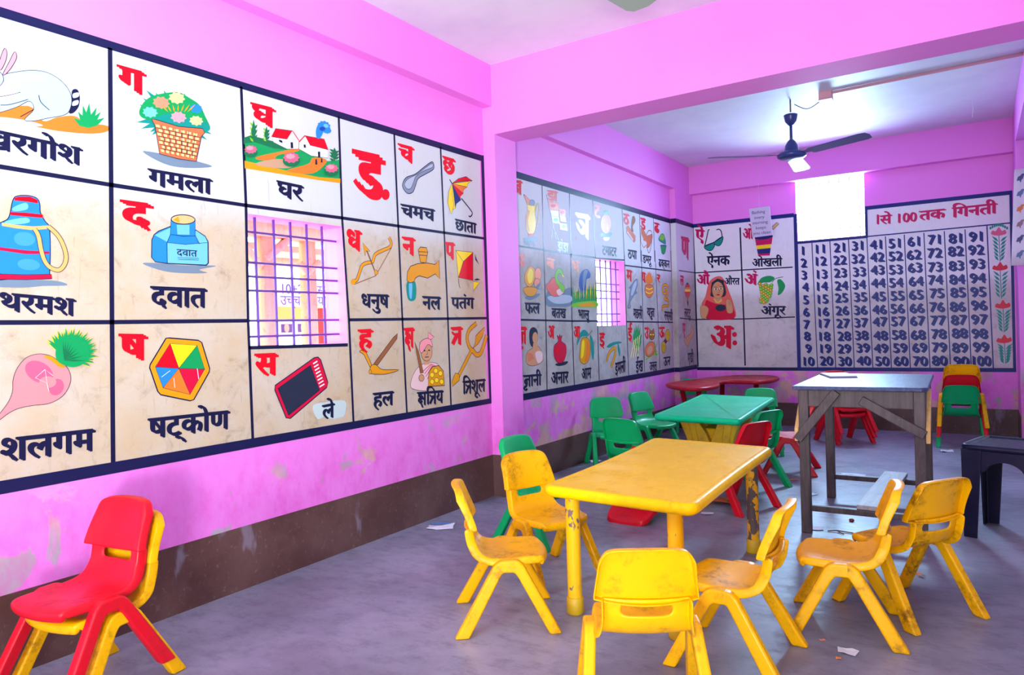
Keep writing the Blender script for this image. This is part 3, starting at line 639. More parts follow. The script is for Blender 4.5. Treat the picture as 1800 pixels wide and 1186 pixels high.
A.lines(.011, [((1205, 765), (1218, 1186)), ((1325, 800), (1337, 1186))])
A.lines(.016, [((1470, 845), (1484, 1186))])
A.frame(880, 440, 4.392)
A.lines(.012, [((332, 0), (348, 535)), ((348, 535), (358, 1085)), ((540, 30), (550, 545)), ((550, 545), (568, 1045)), ((728, 70), (748, 580)), ((748, 580), (760, 1010)), ((955, 40), (972, 580)), ((972, 580), (988, 965)), ((1085, 0), (1098, 550)), ((1098, 550), (1110, 940)), ((1190, 0), (1215, 555)), ((1215, 555), (1228, 915))])
A.lines(.016, [((1312, 0), (1348, 900))])
A.lines(.013, [((150, 535), (550, 545)), ((550, 545), (748, 545)), ((972, 550), (1340, 555)), ((955, 115), (1318, 160)), ((728, 60), (955, 75))])
A.frame(880, 220, 4.942); A.lines(.013, [((150, 1048), (600, 1120)), ((600, 1120), (822, 1150))])
L2 = lambda t, a, b, h, c='red', **k: A.letter(t, a, b, h, c, **k)
L2('ज', (92, 478), (182, 487), 118)
A.begin().P('y', [(197, 600), (250, 650), (290, 668), (300, 705), (296, 760), (306, 840), (300, 900), (280, 942), (242, 942), (218, 880), (218, 800), (231, 740), (226, 680)], 1, 'k', 4).P('oc', [(232, 740), (250, 750), (236, 830), (250, 930), (222, 880), (219, 800)]).P('sal', [(197, 600), (250, 648), (290, 668), (296, 700), (235, 690)], 0, 'k', 3).E('gr', 271, 673, 24, 26, .3, 'k', 3)
A.L('k', 12, [(300, 748), (312, 690), (328, 692), (326, 800), (322, 860), (312, 878)]).L('y', 6, [(300, 748), (312, 690), (328, 692), (326, 800), (322, 860), (312, 878)]).P('sm', [(200, 985), (310, 965), (300, 992), (220, 1010)]).P('red', [(240, 942), (282, 942), (285, 962), (238, 964)], 0); A.end('painted_jug')
A.word('जग', (196, 985), (302, 1000), 60, 'sm')
L2('झ', (406, 566), (490, 578), 84, 'frd')
A.begin().L('gr', 12, [(396, 600), (480, 985)], 0).P('sal', [(412, 665), (496, 676), (506, 740), (428, 735)], 0, 'frd', 3).P('sal', [(506, 722), (562, 735), (560, 787), (512, 777)], 0, 'frd', 3).P('w', [(430, 738), (500, 745), (502, 792), (440, 786)], 0).P('w', [(512, 780), (560, 790), (568, 842), (520, 835)], 0)
A.P('w', [(440, 790), (502, 795), (512, 856), (452, 848)], 0, 'lg', 4).P('w', [(508, 848), (572, 858), (578, 918), (515, 905)], 0, 'lg', 4).E('red', 455, 700, 20, 14).E('red', 537, 757, 18, 14).E('g', 478, 822, 20, 16).E('g', 548, 880, 18, 16).L('lgr', 8, [(450, 870), (500, 1000)], 0).L('lgr', 8, [(455, 880), (435, 985)], 0); A.end('painted_flags')
A.word('झंडा', (494, 1012), (584, 1028), 78, 'lgr'); L2('ञ', (655, 767), (768, 788), 205, 'w')  # pale word and white letter: window glare painted into their colour
L2('ट', (812, 693), (864, 702), 105, 'frd')
A.begin().P('db', [(870, 940), (960, 930), (950, 970), (880, 975)]).P('y', [(890, 975), (945, 975), (930, 1002), (900, 1000)]).E('lo', 915, 855, 47, 88, 0, 'k', 4).E('sal', 928, 890, 12, 34).spikes('g', (912, 775), [(885, 760), (895, 740), (912, 733), (930, 742), (942, 768)], 14); A.end('painted_tomato')
A.word('टमाटर', (882, 1046), (1004, 1066), 76)
L2('ठ', (1066, 769), (1113, 777), 88)
A.begin().P('lo', [(1090, 885), (1105, 872), (1170, 965), (1168, 1005), (1158, 1018), (1092, 935)], 0, 'k', 3).P('pkw', [(1100, 918), (1150, 990), (1148, 1006), (1096, 932)], 0).P('br', [(1142, 802), (1160, 794), (1168, 832), (1146, 880), (1152, 925), (1132, 900)], 1, 'k', 3); A.end('painted_stamp')
A.word('ठपा', (1105, 1081), (1180, 1093), 74)
L2('ड', (1215, 806), (1256, 814), 95)
A.begin().L('lo', 8, [(1222, 930), (1216, 1000), (1240, 1060), (1262, 1040)]).E('lo', 1243, 950, 16, 60, -.35, 'k', 3).E('lo', 1292, 1005, 18, 62, .3, 'k', 3).P('lo', [(1240, 900), (1262, 960), (1300, 950), (1285, 1060), (1262, 1010), (1238, 1000)], 0).L('br', 8, [(1260, 960), (1285, 915), (1312, 930), (1312, 1000), (1300, 1075), (1285, 1108), (1268, 1060)]); A.end('painted_drum')
A.word('डमरू', (1232, 1127), (1312, 1141), 66)
L2('ढ', (1335, 847), (1376, 855), 82)
A.begin().P('te', [(1370, 992), (1388, 955), (1404, 942), (1420, 958), (1434, 1030), (1400, 1020)], 1, 'k', 3).P('lg', [(1378, 985), (1403, 946), (1420, 970), (1412, 1000)]).P('g', [(1385, 1040), (1440, 1046), (1428, 1108), (1412, 1124), (1398, 1112)], 0, 'k', 3).E('db', 1412, 1044, 27, 6); A.end('painted_pot_and_lid')
A.frame(880, 440, 4.392); A.word('ढक्कन', (1219, 69), (1302, 81), 56)
L2('फ', (128, 28), (187, 36), 95, 'frd')
A.begin().P('sm', [(188, 358), (300, 332), (280, 362), (222, 384)]).P('amb', [(232, 122), (262, 150), (262, 220), (235, 278), (200, 270), (182, 215), (200, 150)], 1, 'k', 3).P('y', [(225, 140), (250, 170), (240, 240), (215, 250), (205, 190)]).E('sal', 287, 185, 25, 52, 0, 'k', 3).E('sal', 280, 252, 24, 36, 0, 'k', 3).P('sm', [(265, 280), (310, 240), (290, 290), (312, 302), (280, 300)], 0).P('amb', [(175, 290), (240, 282), (280, 298), (262, 345), (225, 356), (190, 338)], 1, 'k', 3); A.end('painted_fruit')
A.word('फल', (187, 405), (300, 408), 82); L2('ब', (356, 60), (412, 69), 75, 'sal')  # second letter in pale pink, the glare on it painted in
A.begin().P('sm', [(352, 330), (400, 305), (470, 310), (545, 290), (545, 420), (450, 435), (352, 425)]).P('lgr', [(360, 360), (450, 345), (540, 350), (538, 400), (420, 410)]).P('frd', [(348, 270), (372, 250), (402, 210), (436, 225), (446, 282), (482, 292), (492, 322), (450, 352), (400, 352), (368, 320)], 1, 'k', 3)
A.P('pkw', [(430, 310), (480, 292), (488, 320), (450, 350)]).P('lg', [(440, 142), (468, 150), (490, 198), (474, 192), (452, 178), (438, 202), (452, 240), (486, 272), (494, 302), (478, 322), (450, 285), (424, 240), (418, 185)], 1, 'dg', 3).P('y', [(468, 180), (492, 200), (478, 206)], 0); A.end('painted_duck')
A.word('बतख', (394, 448), (502, 453), 72); L2('भ', (548, 80), (602, 87), 84, 'sal')
A.begin().P('g', [(555, 330), (640, 300), (738, 300), (738, 440), (555, 435)], 0).P('lg', [(560, 410), (640, 395), (735, 392), (738, 438), (555, 435)]).P('oc', [(600, 418), (690, 400), (730, 425), (640, 436)]).P('db', [(610, 350), (604, 250), (615, 182), (640, 150), (668, 145), (690, 175), (688, 212), (662, 225), (656, 300), (652, 360), (625, 372)])
A.P('sm', [(640, 160), (670, 155), (660, 200), (645, 290), (632, 280)])
for q in range(26): A.leaf(('g', 'lg', 'dg', 'y')[q % 4], (558+q*7, 385), (556+q*7+(q % 3)*3, 262+(q*37 % 50)-(20 if q > 14 else 0)), 7)
A.end('painted_bear_in_grass'); A.word('भालू', (598, 458), (688, 466), 66)
L2('म', (972, 151), (1011, 157), 84)
A.begin().P('gr', [(1050, 220), (1056, 260), (1034, 335), (1000, 395), (1002, 440), (978, 442), (988, 395), (996, 330), (1014, 262)], 1, 'k', 3).P('lgr', [(1044, 235), (1046, 270), (1020, 340), (1004, 340), (1022, 268)]).P('sm', [(1015, 255), (985, 290), (1005, 300)], 0).P('sm', [(1040, 300), (1055, 330), (1030, 345)], 0); A.end('painted_fish')
A.word('मछली', (1024, 452), (1092, 459), 70); L2('य', (1088, 169), (1116, 174), 76)
A.begin().spikes('or', (1145, 262), [(1118, 195), (1126, 175), (1138, 160), (1150, 158), (1160, 172), (1170, 195), (1174, 220), (1112, 222)], 26).P('lo', [(1118, 270), (1172, 270), (1177, 330), (1146, 366), (1116, 335)], 1, 'k', 3).L('y', 8, [(1120, 290), (1146, 300), (1172, 290)]).L('y', 8, [(1118, 318), (1146, 332), (1174, 318)]); A.end('painted_fire_pot')
A.word(['य', 'GY'], (1130, 445), (1186, 448), 66); L2('र', (1206, 186), (1229, 190), 60)
A.begin()
for c, w in (('br', 24), ('oc', 15)): A.L(c, w, [(1262, 310), (1272, 300), (1282, 315), (1268, 335), (1250, 320), (1250, 280), (1272, 265), (1294, 290), (1288, 345), (1262, 375), (1290, 385), (1296, 425), (1262, 428), (1246, 440), (1250, 470)])
A.end('painted_rope'); A.word('रस्सी', (1263, 471), (1327, 480), 62)
L2(['GY'], (140, 595), (196, 594), 125)
A.begin().P('sk', [(195, 860), (202, 790), (240, 757), (290, 740), (320, 800), (325, 850), (285, 882), (230, 890)], 1, 'k', 3)
for q in range(6): A.L('frd', 7, [(206+q*7, 785+q*3), (214+q*8, 860-q*4)])
A.P('dk', [(222, 700), (222, 620), (250, 592), (280, 615), (285, 670), (270, 740), (240, 745)]).E('sk', 265, 675, 22, 46, 0, 'k', 2).P('sk', [(250, 715), (278, 712), (285, 750), (245, 755)], 0).P('pkw', [(265, 790), (312, 780), (322, 840), (285, 870)]); A.end('painted_wise_man')
A.word(['GY', 'ानी'], (176, 966), (312, 955), 88)
L2('अ', (364, 586), (412, 583), 98); A.begin().P('dk', [(425, 875), (515, 855), (500, 882), (440, 892)]).P('cr', [(442, 700), (433, 655), (447, 668), (455, 648), (463, 668), (474, 655), (468, 700), (502, 732), (504, 800), (480, 862), (440, 866), (412, 822), (410, 742)], 1, 'k', 4).E('red', 440, 770, 14, 34); A.end('painted_pomegranate')
A.word('अनार', (389, 946), (521, 936), 88); L2('आ', (563, 590), (611, 588), 88)
A.begin().P('te', [(588, 735), (598, 660), (640, 612), (676, 640), (660, 662), (620, 670)]).P('te', [(690, 648), (718, 720), (716, 845), (700, 800), (692, 720)]).L('dk', 5, [(655, 675), (680, 650), (706, 618)]).P('amb', [(622, 690), (650, 672), (680, 690), (692, 760), (680, 842), (645, 878), (612, 850), (610, 790)], 1, 'k', 4).P('or', [(665, 690), (688, 760), (672, 842), (648, 860), (660, 780)]).P('y', [(625, 710), (645, 700), (640, 800), (620, 830)]); A.end('painted_mango')
A.word('आम', (624, 916), (697, 905), 82); L2('इ', (764, 641), (800, 638), 100)
A.begin().P('te', [(818, 742), (850, 715), (905, 702), (935, 712), (880, 728), (840, 750)]).P('te', [(905, 715), (922, 770), (918, 820), (902, 760)])
for c, w in (('k', 30), ('oc', 24)): A.L(c, w, [(818, 858), (828, 810), (852, 770), (880, 750)]).L(c, w+3, [(852, 902), (872, 840), (886, 790), (884, 745)])
A.end('painted_tamarind'); A.word('इमली', (884, 872), (962, 850), 90); L2('ई', (984, 602), (1012, 598), 92)
A.begin().spikes('g', (1045, 760), [(1030, 590), (1045, 572), (1062, 568), (1078, 590), (1090, 640), (1086, 700), (1022, 640)], 30)
for q in range(4): A.L('ly', 11, [(1030+q*14, 690-q*12), (1003+q*18, 830-q*4)], 0)
A.L('lg', 9, [(1050, 720), (1062, 800)], 0); A.end('painted_sugar_cane'); A.word('ईख', (1044, 859), (1097, 849), 84)
L2('उ', (1111, 599), (1140, 596), 84); A.begin().L('lg', 12, [(1118, 845), (1170, 810), (1212, 800)]).L('br', 6, [(1175, 812), (1200, 740), (1212, 690)]).E('lo', 1152, 762, 38, 60, .3, 'k', 3).E('br', 1166, 655, 22, 36, 0, 'k', 3).P('br', [(1148, 630), (1147, 600), (1162, 622), (1182, 598), (1186, 635)], 0).E('y', 1158, 650, 7, 8, 0, 'k', 3).E('y', 1176, 650, 7, 8, 0, 'k', 3).E('sk', 1150, 770, 20, 36, .3)
for q in range(10): A.leaf('lg' if q % 2 else 'br', (1190, 800), (1185+q*3, 690+q*14), 8)
A.end('painted_owl'); A.word('उल्लू', (1149, 866), (1207, 858), 58)
L2('ऊ', (1224, 597), (1263, 592), 78); A.begin().E('vi', 1272, 700, 13, 34, .4).E('oc', 1288, 655, 18, 46, 0, 'k', 3).E('oc', 1257, 748, 19, 46, 0, 'k', 3)
for q in range(5): A.L('lg', 4, [(1272, 635+q*12), (1304, 630+q*12)]).L('lg', 4, [(1240, 725+q*12), (1274, 722+q*12)])
A.end('painted_wool'); A.word('ऊन', (1257, 827), (1308, 819), 66)
# on the pilaster side
SD.frame(880, 220, 4.942); SD.lines(.011, [((1484, 900), (1484, 901))])
SD.letter('ण', (1570, 973), (1634, 986), 185, 'mag')
SD.frame(880, 440, 4.392); SD.lines(.012, [((1375, 155), (1498, 172)), ((1382, 522), (1510, 536))])
SD.letter('ल', (1386, 195), (1411, 200), 72, 'mag')
SD.begin().leaf('dk', (1442, 370), (1446, 440), 12).E('cr', 1442, 312, 21, 58, 0, 'k', 3).P('y', [(1421, 300), (1463, 300), (1463, 318), (1421, 318)], 0).P('or', [(1424, 285), (1460, 285), (1463, 298), (1421, 298)], 0).P('br', [(1430, 355), (1455, 355), (1443, 392)], 0).E('dk', 1440, 256, 7, 8).L('oc', 4, [(1412, 360), (1408, 390), (1418, 402)]).L('oc', 4, [(1468, 370), (1462, 400)]); SD.end('painted_spinning_top')
SD.word('लट्टू', (1418, 450), (1468, 456), 62); SD.letter('ए', (1404, 565), (1424, 565), 88, 'mag')
SD.begin().P('sk', [(1472, 580), (1482, 600), (1490, 640), (1472, 680), (1455, 712), (1446, 742), (1420, 712), (1432, 672), (1464, 640), (1468, 600)], 1, 'br', 4); SD.end('painted_foot'); SD.word('एडी', (1444, 796), (1487, 790), 72)

# ---- alphabet cells on the back wall
R3 = thing('alphabet_mural', 'painted alphabet cells on the back wall with sunglasses and woman in red veil', 'mural', (.6, YD, .59))
A = Art((1, YD), R3); A.frame(0, 0, 1)
XD = A.uv(1396, 400)[0]
A.panel(M_GB, [], .062, .585, XD, 2.20)
A.begin().fill([(.062, 2.164), (XD, 2.164), (XD, 2.205), (.062, 2.205)], 'bl'); A.end('border'); A.begin().fill([(.062, .575), (XD, .575), (XD, .61), (.062, .61)], 'n'); A.end('border')
A.frame(1180, 260, 4.942); A.lines(.016, [((187, 670), (205, 1085)), ((598, 690), (612, 1060))]); A.lines(.013, [((205, 1085), (612, 1060)), ((612, 1060), (1055, 1035))])
A.frame(1180, 440, 4.942); A.lines(.016, [((205, 190), (232, 1010)), ((612, 165), (630, 595)), ((630, 595), (642, 1000))]); A.lines(.013, [((215, 600), (630, 595)), ((630, 595), (1075, 578))])
A.frame(1180, 260, 4.942)
A.letter('ऐ', (214, 712), (284, 712), 92, 'mag'); A.begin().L('dk', 9, [(290, 855), (308, 780), (322, 715), (332, 712)]).L('dk', 9, [(442, 772), (434, 725), (415, 706), (392, 712)]).P('te', [(288, 855), (368, 822), (376, 850), (352, 888), (315, 888)], 1, 'k', 6).P('te', [(372, 820), (445, 770), (444, 812), (420, 848), (390, 845)], 1, 'k', 6).L('k', 9, [(286, 855), (370, 820), (448, 768)], 0); A.end('painted_sunglasses')
A.word('ऐनक', (312, 944), (507, 936), 78); A.letter('ओ', (624, 704), (712, 700), 88, 'mag')
A.begin().P('tan', [(868, 690), (918, 646), (936, 658), (885, 712)], 0, 'k', 4).L('k', 5, [(880, 700), (830, 765)], 0).P('mag', [(727, 785), (882, 762), (872, 835), (738, 850)], 0).P('y', [(737, 848), (866, 835), (864, 870), (744, 880)], 0).P('bl', [(744, 880), (864, 868), (858, 918), (752, 920)], 0).P('mag', [(752, 920), (858, 916), (856, 934), (754, 936)], 0).E('bl', 804, 773, 78, 20, -.12, 'dk', 4); A.end('painted_mortar')
A.word('ओखली', (704, 966), (962, 956), 66)
A.frame(1180, 440, 4.942)
A.letter('औ', (224, 216), (330, 210), 82, 'mag'); A.word('औरत', (464, 241), (592, 241), 56)
A.begin().P('frd', [(408, 226), (440, 234), (470, 280), (505, 370), (540, 470), (545, 590), (310, 592), (300, 520), (265, 470), (298, 400), (325, 290), (360, 245)], 1, 'cr', 3).P('cr', [(300, 440), (350, 450), (420, 470), (520, 480), (542, 590), (308, 590)]).P('sk', [(254, 490), (290, 478), (325, 510), (300, 585), (262, 582)], 1, 'br', 3)
A.P('dk', [(345, 360), (352, 290), (400, 250), (440, 262), (472, 330), (462, 400), (350, 400)]).P('sk', [(370, 400), (430, 400), (445, 450), (380, 460)], 0).E('sk', 405, 345, 50, 74, 0, 'br', 3).P('dk', [(352, 320), (375, 285), (405, 268), (438, 285), (456, 320), (458, 260), (400, 245), (350, 280)], 0)
A.E('w', 387, 335, 14, 7).E('w', 432, 332, 14, 7).E('k', 388, 335, 7, 7).E('k', 432, 332, 7, 7).L('k', 4, [(372, 318), (400, 318)]).L('k', 4, [(418, 314), (448, 316)]).L('br', 4, [(412, 335), (420, 360), (406, 364)]).E('cr', 408, 385, 17, 7).E('cr', 410, 305, 4, 4).L('y', 5, [(370, 420), (405, 455), (440, 425)])
A.E('dk', 430, 498, 46, 30).P('sk', [(478, 430), (500, 425), (525, 450), (535, 535), (490, 542), (476, 480)], 1, 'br', 3).L('br', 3, [(498, 435), (505, 475)]).L('br', 3, [(512, 442), (516, 480)]); A.end('painted_woman')
A.letter('अं', (640, 208), (745, 206), 92, 'mag')
A.begin().P('g', [(748, 298), (782, 240), (850, 220), (898, 238), (862, 275), (800, 280)]).P('g', [(920, 262), (952, 252), (990, 305), (965, 365), (926, 388), (932, 330)]).L('dk', 5, [(875, 280), (905, 245), (972, 230)])
for q in range(34):
    t = q/33; x = 770+((q*53) % 130)*(1-t*.55)+t*10; y = 292+t*160; A.E('lg' if q % 3 else 'oc', x, y, 15, 15, 0, 'dg', 2, 12).E('ly', x-4, y-5, 4, 4, 0, None, 2, 8)
A.end('painted_grapes'); A.word('अंगूर', (782, 488), (992, 485), 72)
A.begin().text('अ', (345, 662), (532, 660), 185, 'cr', (.1, -.05)).E('cr', 550, 730, 21, 22).E('cr', 552, 803, 21, 22); A.end('painted_letter')

# ---- number table on the back wall
R4 = thing('number_chart', 'painted table of numbers 1 to 100 on the back wall beside the bright window', 'mural', (2.05, YD, .59))
A = Art((1, YD), R4); A.frame(0, 0, 1)
XL, XR = XD, 2.975; XM = 1.79; ZT = 1.905
A.panel(M_GB, [WIN3, (XD, ZT, XM, 2.195)], XL, .585, XR, 2.195); A.begin()
for a, b, c, d in ((XL, .575, XR, .612), (XL-.004, .6, XL+.032, 2.195), (XR-.022, .6, XR, 2.195), (XM+.004, 2.158, XR, 2.195), (XL, ZT-.022, XM+.01, ZT+.004), (XM-.002, ZT-.02, XM+.022, 2.195)): A.fill([(a, b), (c, b), (c, d), (a, d)], 'bl')
A.fill([(XM, 1.892), (XR, 1.902), (XR, 1.914), (XM, 1.904)], 'bl'); A.end('border')
cx = [1.225, 1.390, 1.565, 1.732, 1.896, 2.055, 2.217, 2.380, 2.547, 2.706]
for i in range(9):
    x = (cx[i]+cx[i+1])/2; A.begin().stroke([(x-.012, ZT-.02), (x+.012, .61)], .009, 'bl'); A.end('grid_line')
A.begin().stroke([(2.782, 1.90), (2.806, .61)], .010, 'bl'); A.end('grid_line')
rnd = random.Random(4)
for n in range(1, 101):
    c, r = (n-1)//10, (n-1) % 10; s = str(n); h = .088
    x = cx[c]-.012+.026*r/9+rnd.uniform(-.004, .004); z = 1.812-.1265*r+rnd.uniform(-.004, .004)
    V, Fc, ww = glyphs(s); x0 = min(v[0] for v in V); w = (ww-x0)*h/.69*.98*(.84 if n == 100 else 1); A.begin(); A.k = 1; i = A.mi('bl')
    for q, (ox, oz) in enumerate(((-.008, .006), (0, 0), (.008, -.006))):
        vs = [A.bm.verts.new(A.at((x-w/2+(a-x0)/(ww-x0)*w+ox, z-h/2+b/.69*h+oz), 1+q*.3)) for a, b in V]
        for f in Fc: A.bm.faces.new([vs[j] for j in f]).material_index = i
    A.end('painted_number')
A.frame(1480, 320, 3.294)
A.begin().text('1', (188, 196), (212, 193), 50, 'mag', (.08, -.05)); A.end('painted_word')
A.word('से', (222, 196), (287, 188), 50, 'mag', nib=(.09, -.06)); A.begin().text('100', (312, 190), (432, 178), 48, 'mag', (.1, -.05)); A.end('painted_word')
A.word('तक', (450, 170), (598, 155), 52, 'mag', nib=(.1, -.06)); A.word('िगनती', (640, 150), (897, 122), 56, 'mag', nib=(.1, -.06))
for k, (x, y0, y1) in enumerate(((908, 268, 460), (916, 470, 675), (932, 690, 870), (940, 890, 1050))):
    A.begin().L('te', 4, [(x, y0+30), (x+8, y1)], 0)
    for q in range(6):
        yy = y0+55+q*(y1-y0-60)/6
        for s in (-1, 1): A.leaf('te', (x+4+s*4, yy+22), (x+4+s*(46-q*3), yy-12), 15)
    A.P('cr' if k else 'ma', [(x-44, y0+34), (x-36, y0+12), (x-18, y0+16), (x, y0-8), (x+18, y0+14), (x+36, y0+8), (x+42, y0+30), (x, y0+42)])
    if k == 0:
        for q in range(9): A.E('te', x-48+q*12, y0-2-18*math.sin(math.pi*q/8), 6, 9)
    A.end('painted_flower_stem')
# ------------------------------------------------------------------ the children's chairs
def bake(o, *mods):
    """run modifiers once and keep the resulting mesh"""
    for typ, kw in mods:
        m = o.modifiers.new(typ, typ)
        for k, v in kw.items(): setattr(m, k, v)
    me = bpy.data.meshes.new_from_object(o.evaluated_get(bpy.context.evaluated_depsgraph_get()))
    o.modifiers.clear(); old = o.data; o.data = me; bpy.data.meshes.remove(old)
    for p in me.polygons: p.use_smooth = True
    return o
def sheet(rows, us, skip=None):
    """rows: (y,z,halfwidth,sag_y,sag_z) from the front lip to the back; a rim is turned down along both sides"""
    bm = bmesh.new(); G = []; n = len(rows)
    for i, (y, z, hw, sy, sz) in enumerate(rows):
        a = rows[max(i-1, 0)]; b = rows[min(i+1, n-1)]; t = Vector((0, b[0]-a[0], b[1]-a[1])).normalized(); nr = Vector((0, -t.z, t.y))  # upward / forward normal
        if nr.z < -.2: nr = -nr
        row = []
        for u in us:
            p = Vector((u*hw, y+sy*u*u, z+sz*u*u)); row.append(bm.verts.new(p))
        nd = Vector((0, -t.z, t.y))*(.024 if i < 9 else .032)
        L = bm.verts.new(row[0].co+nd+Vector((-.003, 0, 0))); R = bm.verts.new(row[-1].co+nd+Vector((.003, 0, 0)))
        G.append([L]+row+[R])
    for i in range(n-1):
        for j in range(len(us)+1):
            if skip and skip(i, j): continue
            bm.faces.new((G[i][j], G[i][j+1], G[i+1][j+1], G[i+1][j]))
    loose = [v for v in bm.verts if not v.link_faces]
    bmesh.ops.delete(bm, geom=loose, context='VERTS'); bmesh.ops.recalc_face_normals(bm, faces=bm.faces)
    return bm
US = [-1, -.94, -.78, -.6, -.3, 0, .3, .6, .78, .94, 1]
SEAT = [(.136, .232, .116, -.02, 0), (.146, .239, .119, -.022, 0), (.148, .252, .122, -.022, .002), (.137, .262, .124, -.018, .003), (.09, .262, .130, 0, .004), (.03, .257, .134, 0, .007), (-.03, .253, .134, 0, .009), (-.075, .257, .132, .004, .008),
        (-.106, .270, .128, .012, .004), (-.127, .290, .122, .018, .0), (-.138, .312, .117, .02, 0), (-.142, .322, .115, .02, 0), (-.145, .329, .115, .02, 0), (-.150, .363, .115, .02, 0), (-.151, .376, .115, .02, 0)]
def seat_mesh():
    return sheet(SEAT, US, lambda i, j: i == 12 and 4 <= j <= 7)
def back_mesh():
    bm = bmesh.new(); us = [-1, -.985, -.93, -.85, -.7, -.4, 0, .4, .7, .85, .93, .985, 1]; G = []; N = 8
    vs = [0, .03, .1, .3, .55, .8, .93, .98, 1]
    for v in vs:
        row = []
        for u in us:
            zb = .372-.012*(1-abs(u)**1.6); zt = .521-.008*u*u-.035*max(0, (abs(u)-.72)/.28)**2.6; z = zb+(zt-zb)*v
            hw = .136-.014*v; y = -.138-.044*(v**1.3)+.022*u*u; row.append(bm.verts.new((u*hw, y, z)))
        G.append(row)
    for a, b in zip(G, G[1:]):
        for j in range(len(us)-1): bm.faces.new((a[j], a[j+1], b[j+1], b[j]))
    bmesh.ops.recalc_face_normals(bm, faces=bm.faces)
    if sum(f.normal.y for f in bm.faces) < 0: bmesh.ops.reverse_faces(bm, faces=bm.faces)
    # rim turned back all round
    be = [e for e in bm.edges if e.is_boundary]; r = bmesh.ops.extrude_edge_only(bm, edges=be)
    for v in r['geom']:
        if isinstance(v, bmesh.types.BMVert): v.co += Vector((v.co.x*.02, -.027, .001))
    return bm
def leg_mesh(s, front):
    if front: pts = [(-.030, .266), (.022, .266), (.036, .260), (.050, .246), (.180, 0), (.136, 0), (.026, .208), (.014, .222), (-.030, .223)]
    else: pts = [(.004, .2655), (-.030, .2655), (-.045, .260), (-.060, .247), (-.206, 0), (-.154, 0), (-.036, .208), (-.026, .2225), (.004, .2235)]
    bm = bmesh.new(); add_prism(bm, pts, .130+(0 if front else .0004), .164-(0 if front else .0004), 'x', .0075, 3)
    for v in bm.verts:
        v.co.x += .022*(1-v.co.z/.25)*(1 if v.co.z < .25 else 0); v.co.x *= s
    if s < 0: bmesh.ops.reverse_faces(bm, faces=bm.faces)
    # hollow channel on the inside face is implied by a groove
    return bm
PROTO = {}
def make_chair(mat):
    r = thing('kids_chair', '', 'chair')
    o = obj('seat', seat_mesh(), mat, r); bake(o, ('SOLIDIFY', dict(thickness=.009, offset=0)), ('SUBSURF', dict(levels=2, render_levels=2)))
    o = obj('backrest', back_mesh(), mat, r); bake(o, ('SOLIDIFY', dict(thickness=.007, offset=0)), ('SUBSURF', dict(levels=2, render_levels=2)))
    for s in (1, -1):
        for f in (True, False): obj('leg', leg_mesh(s, f), mat, r, True)
    for ch in r.children:
        if ch.name.startswith('leg'):
            for p in ch.data.polygons: p.use_smooth = False
    return r
MATC = {'yellow': P_Y, 'yellow_grimy': P_YG, 'red': P_R, 'green': P_G}
def chair(color, x, y, deg, label, group, z=0.0, rot=None):
    if color not in PROTO: r = PROTO[color] = make_chair(MATC[color])
    else:
        r = PROTO[color].copy(); COL.objects.link(r)
        for ch in PROTO[color].children:
            c = ch.copy(); COL.objects.link(c); c.parent = r
    r.location = (x, y, z); r.rotation_euler = rot if rot else (0, 0, math.radians(deg)); r['label'] = label; r['group'] = group
    return r
GY, GG, GS = 'chairs around the yellow table', 'chairs around the green table', 'chairs stacked in piles'
chair('yellow', .317, 1.136, -172.5, 'yellow plastic kids chair underneath the red one, against the left wall', GS)
chair('red', .325, 1.095, -172.5, 'red plastic kids chair on top of a yellow one, by the left wall', GS, .052)
chair('yellow', 1.182, 2.243, -52.9, 'yellow kids chair side-on at the near left corner of the yellow table', GY)
chair('yellow', 1.074, 2.738, -111.7, 'yellow kids chair facing the long left side of the yellow table, green chair behind it', GY)
chair('yellow', 1.885, 1.875, 30.0, 'yellow kids chair in the foreground seen from straight behind', GY)
chair('yellow', 2.005, 2.345, 91.0, 'yellow kids chair beside the foreground chair, facing left at the table corner', GY)
chair('yellow', 2.275, 2.769, 97.2, 'yellow kids chair side-on in front of the wooden desk, facing left', GY)
chair('yellow_grimy', 2.451, 3.045, 53.3, 'yellow kids chair with dark brown grime on its back, nearest the navy stool', GY)
chair('green', .775, 3.18, -98, 'green kids chair half hidden behind a yellow chair by the pillar', GY)
chair('green', .272, 5.088, -140, 'green kids chair against the left wall, leftmost at the green table', GG)
chair('green', .399, 5.678, -107.3, 'green kids chair on the left side of the green table, further from the camera', GG)
chair('green', .841, 4.24, -8.0, 'green kids chair seen from behind at the near left end of the green table', GG)
chair('green', 1.154, 6.12, 192, 'green kids chair at the far end of the green table, only its top showing', GG)
chair('green', 1.40, 4.83, 66, 'green kids chair on the right side of the green table, behind a red chair back', GG)
chair('red', 1.462, 4.262, 66, 'red kids chair drawn up to the near right corner of the green table', GG)
chair('red', 1.526, 5.445, 96, 'red kids chair with a shiny seat, side-on between green table and desk', GG)
chair('red', 1.07, 4.125, 0, 'red kids chair tipped over on its back under the yellow table', 'chairs around the yellow table', .194, (math.radians(90), 0, math.radians(-3)))
for k in range(3): chair('red', 1.68+.012*k, 6.95-.012*k, -137, ('bottom', 'middle', 'topmost')[k]+' red kids chair of the pile of three behind the wooden desk', GS, .052*k)
for k, c in enumerate(('green', 'red', 'yellow')): chair(c, 2.56+.004*k, 7.10+.02*k, 3, c+' kids chair, '+('lowest', 'middle', 'uppermost')[k]+' of the mixed stack below the number table', GS, .085*k)
chair('green', .26, 7.05, -160, 'green kids chair behind the dark red wavy table in the far corner', 'chairs around the red table')

